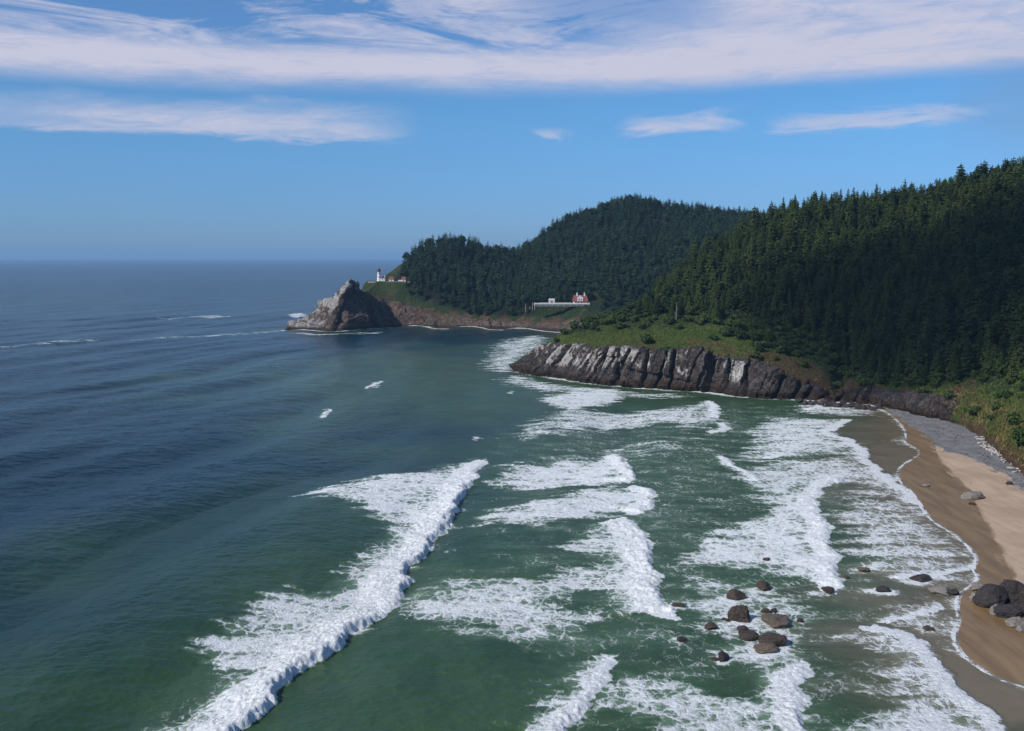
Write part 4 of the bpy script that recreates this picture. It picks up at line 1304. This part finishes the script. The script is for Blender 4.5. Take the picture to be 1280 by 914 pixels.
def put_rock(k, px_c, py_c, w, h, mat, label, group, z=None, sink=0.30, cat='rock'):
    base = at_z(px_c, py_c + h * 0.5, 0.0)
    zz = beach_z(base[0], base[1]) if z is None else z
    base = at_z(px_c, py_c + h * 0.5, zz)
    sc = np.linalg.norm(base - np.array([0, 0, CAMZ])) / FPX
    rw = w * sc / 2 * 0.98; rh = h * sc / 2 * 1.12
    r = random.Random(100 + k)
    o = boulder('boulder' if w > 12 else 'rock', 200 + k, mat, 8 + k % 5)
    o.scale = (rw, rw * r.uniform(.8, 1.05), rh); o.rotation_euler = (0, 0, r.uniform(-.5, .5))
    d = np.array([base[0], base[1]]); d = d / np.linalg.norm(d)
    o.location = (base[0] + d[0] * rw * .7, base[1] + d[1] * rw * .7, zz + rh * (1 - 2 * sink))
    tag(o, label, cat, group)
    return o


for k, (a, b, w, h, lb) in enumerate(SURF):
    put_rock(k, a, b, w, h, M_darkrock if k in (20, 21, 22, 8) else M_tanrock if k in (3, 15, 7) else M_wetrock, lb, 'rocks in the surf', z=0.0)
put_rock(40, 1177, 739, 27, 10, M_palerock, 'long whitish rock at the water edge below the dark swash rock', 'rocks in the surf', z=0.1)
put_rock(41, 1193, 740, 13, 8, M_darkrock, 'dark stone at the right end of the long whitish rock', 'rocks in the surf', z=0.1)
BCH = [
    (1266, 738, 27, 36, M_darkrock, 'tallest dark egg-shaped boulder standing in the beach rock pile'),
    (1240, 748, 40, 24, M_darkrock, 'wide dark boulder at the left front of the beach rock pile'),
    (1224, 735, 20, 11, M_palerock, 'pale flat rock behind the wide dark boulder'),
    (1219, 747, 14, 13, M_palerock, 'pale knobbly rock at the left tip of the beach rock pile'),
    (1262, 766, 32, 17, M_darkrock, 'dark slanted boulder in front of the tallest beach boulder'),
    (1245, 764, 15, 12, M_palerock, 'small pale round rock between the two dark front boulders'),
    (1271, 779, 24, 12, M_palerock, 'pale rock lowest in the beach rock pile'),
    (1278, 763, 18, 14, M_darkrock, 'dark rock at the right frame edge beside the slanted boulder'),
    (1278, 788, 14, 8, M_palerock, 'small pale rock in front of the lowest pale rock'),
    (1296, 748, 36, 30, M_darkrock, 'dark boulder behind the frame edge of the beach rock pile'),
    (1254, 740, 9, 6, M_darkrock, 'small dark stone wedged left of the tallest beach boulder'),
]
for k, (a, b, w, h, mt, lb) in enumerate(BCH):
    put_rock(60 + k, a, b, w, h, mt, lb, 'boulders piled on the beach', sink=0.22)
put_rock(80, 1213, 619, 28, 11, M_palerock, 'lone grey-white rock lying on the sand up the beach', 'stones on the sand')
put_rock(81, 1157, 606.5, 10, 4, M_palerock, 'flat pale stone on the wet sand near the swash', 'stones on the sand')
put_rock(82, 1215, 630, 8, 3, M_darkrock, 'small dark stone just in front of the lone grey rock', 'stones on the sand')
put_rock(83, 1198, 524, 11, 4, M_darkrock, 'dark rock at the back of the gravel below the hill', 'stones on the sand')
put_rock(84, 1262, 604, 8, 4, M_darkrock, 'dark stone on the edge of the gravel at the right', 'stones on the sand')
put_rock(85, 1270, 570, 16, 10, M_wetrock, 'red-brown rock at the foot of the bank behind the driftwood', 'stones on the sand')
# fallen blocks under the cove cliff
rr = random.Random(9)
for k in range(16):
    a = 1000 + k * 6.6; b = 500.5 + (a - 1000) * 0.085 + rr.uniform(-2.5, 2.0)
    put_rock(100 + k, a, b, rr.uniform(8, 15), rr.uniform(5, 8), M_darkrock, 'dark fallen rock in the row along the foot of the shaded cove cliff', 'fallen rocks at the cove', z=0.3)

# pebbles: nobody could count them
npb = 5200
pq = np.stack([rng.uniform(95, 250, npb * 12), rng.uniform(150, 490, npb * 12)], 1)
jx = np.clip(((pq[:, 0] - bx[0]) / 0.62).round().astype(int), 0, len(bx) - 1); jy = np.clip(((pq[:, 1] - by[0]) / 0.75).round().astype(int), 0, len(by) - 1)
gq = grv.reshape(len(by), len(bx))[jy, jx]; zq = bz.reshape(len(by), len(bx))[jy, jx]
ok = (rng.rand(len(pq)) < 0.012 + 0.9 * gq) & (zq > 0.12)
pq = pq[ok][:npb]; zq = zq[ok][:npb]; npb = len(pq)
oc = np.array([(1, 0, 0), (0, 1, 0), (-1, 0, 0), (0, -1, 0), (0, 0, .75), (0, 0, -.4)], float)
of = np.array([(0, 1, 4), (1, 2, 4), (2, 3, 4), (3, 0, 4), (1, 0, 5), (2, 1, 5), (3, 2, 5), (0, 3, 5)])
rs1 = (0.10 + 0.32 * rng.rand(npb) ** 3)
VV = oc[None] * (rs1[:, None, None] * (0.7 + 0.6 * rng.rand(npb, 6, 1))) + np.concatenate([pq, zq[:, None] + 0.03], 1)[:, None]
FF = of[None] + 6 * np.arange(npb)[:, None, None]
tag(link_mesh('pebbles', VV.reshape(-1, 3), FF.reshape(-1, 3), [M_palerock, M_darkrock], midx=np.repeat((rng.rand(npb) < .45).astype(int), 8)),
    'loose pebbles scattered over the grey gravel and wet sand', 'pebbles', kind='stuff')

# driftwood
log = None
for k in range(46):
    a = rr.uniform(1226, 1276); b = 552 + (a - 1226) * 0.66 + rr.uniform(-7, 6)
    w = at_z(a, b, 2.5); zz = max(beach_z(w[0], w[1]), 0.5); w = at_z(a, b, zz)
    if log is None:
        mb = MB(); mb.tube((-1, 0, 0), (-.2, .03, .02), .10, .11, 8); mb.tube((-.2, .03, .02), (1, -.02, 0), .11, .07, 8); mb.tube((.3, 0, .05), (.5, .25, .12), .04, .02, 5)
        log = mb.build('drift_log', M_drift, None, True); o = log
    else:
        o = log.copy(); COL.objects.link(o)
    s = rr.uniform(1.0, 3.6)
    o.location = (w[0], w[1], zz + .25); o.rotation_euler = (0, rr.uniform(-.06, .06), rr.uniform(-.5, 1.9)); o.scale = (s, 2.6, 2.6)
    tag(o, 'bleached driftwood log in the pale heap along the upper gravel beach', 'log', 'driftwood logs on the gravel')

# ------------------------------------------------------------------ lighthouse station
lh = empty('lighthouse', (LIGHT[0] - 0.5, LIGHT[1], LIGHT[2]))
lh.scale = (.92, .92, .92)
tag(lh, 'white tower lighthouse with dark lantern and red cap on the headland', 'lighthouse')
mb = MB(); mb.lathe([(2.75, -4), (2.75, .8), (2.45, 1.0), (2.05, 6), (1.8, 10.6), (2.2, 11.0), (2.5, 11.3)], 24); tw = mb.build('tower', M_white, lh, False)
mb = MB(); mb.lathe([(2.75, 11.3), (2.75, 11.55), (2.6, 11.56)], 24); gl = mb.build('gallery', M_grey, lh)
mb = MB()
for i in range(12):
    a = i * math.pi / 6; mb.tube((2.6 * math.cos(a), 2.6 * math.sin(a), 11.5), (2.6 * math.cos(a), 2.6 * math.sin(a), 12.6), .06, .06, 4)
mb.lathe([(2.66, 12.5), (2.66, 12.62), (2.54, 12.62), (2.54, 12.5)], 24); mb.build('railing', M_grey, gl)
mb = MB(); mb.lathe([(1.55, 11.56), (1.55, 14.0)], 12); mb.build('lantern', plain('lantern_glass', (.16, .11, .12), .2, .5, .2), lh)
mb = MB()
for i in range(8):
    a = i * math.pi / 4; mb.tube((1.58 * math.cos(a), 1.58 * math.sin(a), 11.56), (1.58 * math.cos(a), 1.58 * math.sin(a), 14.0), .09, .09, 4)
mb.build('lantern_frame', M_grey, lh)
mb = MB(); mb.lathe([(1.85, 13.98), (1.8, 14.15), (.35, 15.5), (.3, 15.9), (.05, 16.3), (.04, 17.2)], 16); mb.build('lantern_roof', M_redroof, lh)
for zz in (4.0, 8.2):
    mb = MB(); mb.box(-.45, .45, -2.32 if zz < 5 else -2.05, -1.6, zz, zz + 1.5); mb.build('window', M_glass, lh)
wr = empty('workroom', (4.4, 0.4, 0)); wr.parent = lh
mb = MB(); mb.box(-2.4, 2.6, -2.6, 2.6, -4, 3.4); mb.build('wall', M_white, wr)
mb = MB(); mb.gable(-2.6, 2.8, -2.9, 2.9, 3.4, 5.7, 'y'); mb.build('roof', M_redroof, wr)
mb = MB(); mb.box(2.0, 2.7, -.4, .4, 3.2, 6.6); mb.build('chimney', M_white, wr)
mb = MB(); mb.box(-.4, .4, -2.66, -2.55, 1.0, 2.5); mb.build('window', M_glass, wr)


def oil_house(x, w, annex, lb):
    e = empty('oil_house', (LIGHT[0] + x, LIGHT[1] + 2, LIGHT[2] - .6))
    tag(e, lb, 'shed', 'oil houses by the lighthouse')
    mb = MB(); mb.box(-w / 2, w / 2, -2, 2, -4, 2.5); mb.build('wall', M_white, e)
    mb = MB(); mb.gable(-w / 2 - .3, w / 2 + .3, -2.4, 2.4, 2.5, 5.4, 'x', 0.6); mb.build('roof', M_redroof, e)
    mb = MB(); mb.box(-.45, .45, -2.06, -1.9, .2, 2.1); mb.build('door', M_grey, e)
    if annex:
        mb = MB(); mb.box(-w / 2 - 3.4, -w / 2 + .1, -1.8, 1.6, -4, 1.7); mb.build('lean_to', M_white, e)
    return e


oil_house(12.6, 5.2, False, 'small white oil house with red roof nearest the lighthouse')
oil_house(25.8, 4.6, True, 'white oil house with red roof and low white lean-to at the trees')
mb = MB()
n_ = 24
for i in range(n_):
    x0 = -12 + i * 1.9
    mb.box(x0, x0 + 1.9, -5.9 - .25 * math.sin(i * .35), -4.4 - .25 * math.sin(i * .35), -1.5, .12)
pth = mb.build('footpath', M_path); pth.location = (LIGHT[0], LIGHT[1], LIGHT[2] - .35); tag(pth, kind='structure')

# ------------------------------------------------------------------ keeper's house
hz = HOUSE[2]
kh = empty('keeper_house', (HOUSE[0], HOUSE[1] + 5, hz))
kh.scale = (.92, .92, .92)
tag(kh, 'white house with steep red roof, gable dormer and two chimneys above the cove', 'house')
mb = MB(); mb.box(-7.4, 7.4, -4.2, 4.6, -4, 3.2); mb.build('wall', M_white, kh)
mb = MB(); mb.gable(-8.4, 8.4, -5.0, 5.4, 3.2, 9.3, 'x', 1.4); rf = mb.build('roof', M_redroof, kh)
for x0 in (-3.4, 4.6):
    mb = MB(); mb.box(x0 - .55, x0 + .55, -.7, .7, 7.0, 11.4); mb.box(x0 - .65, x0 + .65, -.8, .8, 11.4, 11.8); mb.build('chimney', M_white, rf)
dm = empty('dormer', (-.2, 0, 0)); dm.parent = kh
mb = MB(); mb.box(-3.0, 3.0, -5.3, -1.0, 3.3, 6.0); mb.gable(-3.0, 3.0, -5.3, -.6, 6.0, 8.7, 'y'); mb.build('dormer_wall', M_white, dm)
mb = MB()
for s_ in (-1, 1):
    mb.add([(0, -5.6, 9.05), (0, -.2, 9.05), (s_ * 3.5, -.2, 5.9), (s_ * 3.5, -5.6, 5.9), (0, -5.6, 8.8), (0, -.2, 8.8), (s_ * 3.4, -.2, 5.7), (s_ * 3.4, -5.6, 5.7)],
           [(0, 1, 2, 3), (7, 6, 5, 4), (0, 3, 7, 4), (2, 1, 5, 6), (3, 2, 6, 7)])
mb.build('dormer_roof', M_white, dm)
for x0 in (-1.7, .5):
    mb = MB(); mb.box(x0, x0 + 1.2, -5.36, -5.2, 4.0, 5.6); mb.build('window', M_glass, dm)
pr = empty('porch', (0, 0, 0)); pr.parent = kh
mb = MB(); mb.box(-7.2, 7.2, -7.4, -4.25, -3, .35); mb.build('porch_floor', M_white, pr)
mb = MB(); mb.add([(-7.6, -7.8, 2.7), (7.6, -7.8, 2.7), (7.6, -4.6, 3.5), (-7.6, -4.6, 3.5), (-7.6, -7.8, 2.5), (7.6, -7.8, 2.5), (7.6, -4.6, 3.2), (-7.6, -4.6, 3.2)],
                  [(0, 1, 2, 3), (7, 6, 5, 4), (0, 4, 5, 1), (1, 5, 6, 2), (3, 7, 4, 0)]); mb.build('porch_roof', M_redroof, pr)
for i in range(7):
    x0 = -6.9 + i * 2.3; mb = MB(); mb.box(x0 - .12, x0 + .12, -7.35, -7.1, .35, 2.55); mb.build('post', M_white, pr)
for x0 in (-5.6, -2.4, 1.2, 4.2):
    mb = MB(); mb.box(x0, x0 + 1.2, -4.27, -4.1, .9, 2.6); mb.build('window', M_glass, kh)

gar = empty('garage', (HOUSE[0] - 28, HOUSE[1] + 12, hz + .2))
tag(gar, 'small white outbuilding left of the red-roofed house', 'outbuilding')
mb = MB(); mb.box(-2.9, 2.9, -2.4, 2.4, -3, 2.9); mb.build('wall', M_white, gar)
mb = MB(); mb.gable(-3.2, 3.2, -2.8, 2.8, 2.9, 4.6, 'x', .3); mb.build('roof', plain('pale_roof', (.5, .48, .45)), gar)
mb = MB(); mb.box(-1.1, 1.1, -2.47, -2.3, 0, 2.1); mb.build('door', M_grey, gar)


def picket(name, x0, x1, y, z, hgt, lb, mat):
    e = empty(name, (HOUSE[0], HOUSE[1] + y, z)); tag(e, lb, 'fence', 'white fences by the keeper house')
    mb = MB(); x_ = x0
    while x_ < x1:
        mb.box(x_, x_ + .30, -.03, .03, .1, hgt); x_ += .42
    mb.build('pickets', mat, e)
    mb = MB(); mb.box(x0, x1, .035, .11, .35, .5); mb.box(x0, x1, .035, .11, hgt - .35, hgt - .2); mb.build('rails', mat, e)
    for k in range(int((x1 - x0) / 6) + 1):
        mb = MB(); mb.box(x0 + k * 6 - .1, x0 + k * 6 + .1, .115, .3, -2, hgt + .1); mb.build('post', mat, e)


picket('picket_fence', -46, 9, -6.5, hz - .2, 1.5, 'long white picket fence in front of the red-roofed house', M_white)
picket('picket_fence', -40, -9, 6.5, hz - .1, 1.3, 'pale fence behind the lawn left of the red-roofed house', M_path)
mb = MB(); mb.box(HOUSE[0] - 46, HOUSE[0] + 9, HOUSE[1] - 5.5, HOUSE[1] - 2.8, hz - 2, hz + .06)
tag(mb.build('driveway', M_path), kind='structure')

# ------------------------------------------------------------------ the cloud, added out of view and shaped to shade the near hill
m = bpy.data.materials.new('shade_cloud_vapour'); m.use_nodes = True
t = m.node_tree; t.nodes.clear()
out = t.nodes.new('ShaderNodeOutputMaterial'); pv = t.nodes.new('ShaderNodeVolumePrincipled')
pv.inputs['Color'].default_value = (0.97, 0.97, 0.98, 1); pv.inputs['Density'].default_value = 0.019
t.links.new(pv.outputs[0], out.inputs['Volume'])
bm = bmesh.new(); bmesh.ops.create_icosphere(bm, subdivisions=5, radius=1.0)
Q = np.array([v.co[:] for v in bm.verts])
k = 1 + 0.30 * fbm3(Q[:, 0] * 1.7, Q[:, 1] * 1.7, Q[:, 2] * 1.7, 4, .55)
Q = Q * k[:, None] * np.array([238, 172, 45])
for v, q in zip(bm.verts, Q): v.co = q
me = bpy.data.meshes.new('shade_cloud'); bm.to_mesh(me); bm.free(); me.materials.append(m)
shade_cloud = bpy.data.objects.new('shade_cloud', me); COL.objects.link(shade_cloud)
shade_cloud.location = Vector((396, 576, 0)) + SUN_DIR * (700 / SUN_DIR.z)
tag(shade_cloud, kind='structure')

# ------------------------------------------------------------------ haze
m = bpy.data.materials.new('haze_air'); m.use_nodes = True
t = m.node_tree; t.nodes.clear()
out = t.nodes.new('ShaderNodeOutputMaterial'); pv = t.nodes.new('ShaderNodeVolumePrincipled')
pv.inputs['Color'].default_value = (0.38, 0.66, 1.0, 1); pv.inputs['Density'].default_value = 5.5e-5
t.links.new(pv.outputs[0], out.inputs['Volume'])
mb = MB(); mb.box(-47000, 47000, -47000, 47000, -9, 215)
tag(mb.build('haze', m), 'pale blue sea haze over the water and headland', 'haze', kind='stuff')
print('verts', sum(len(o.data.vertices) for o in COL.objects if o.type == 'MESH'), 'trees', n, len(fp), 'shrubs', len(sp_))
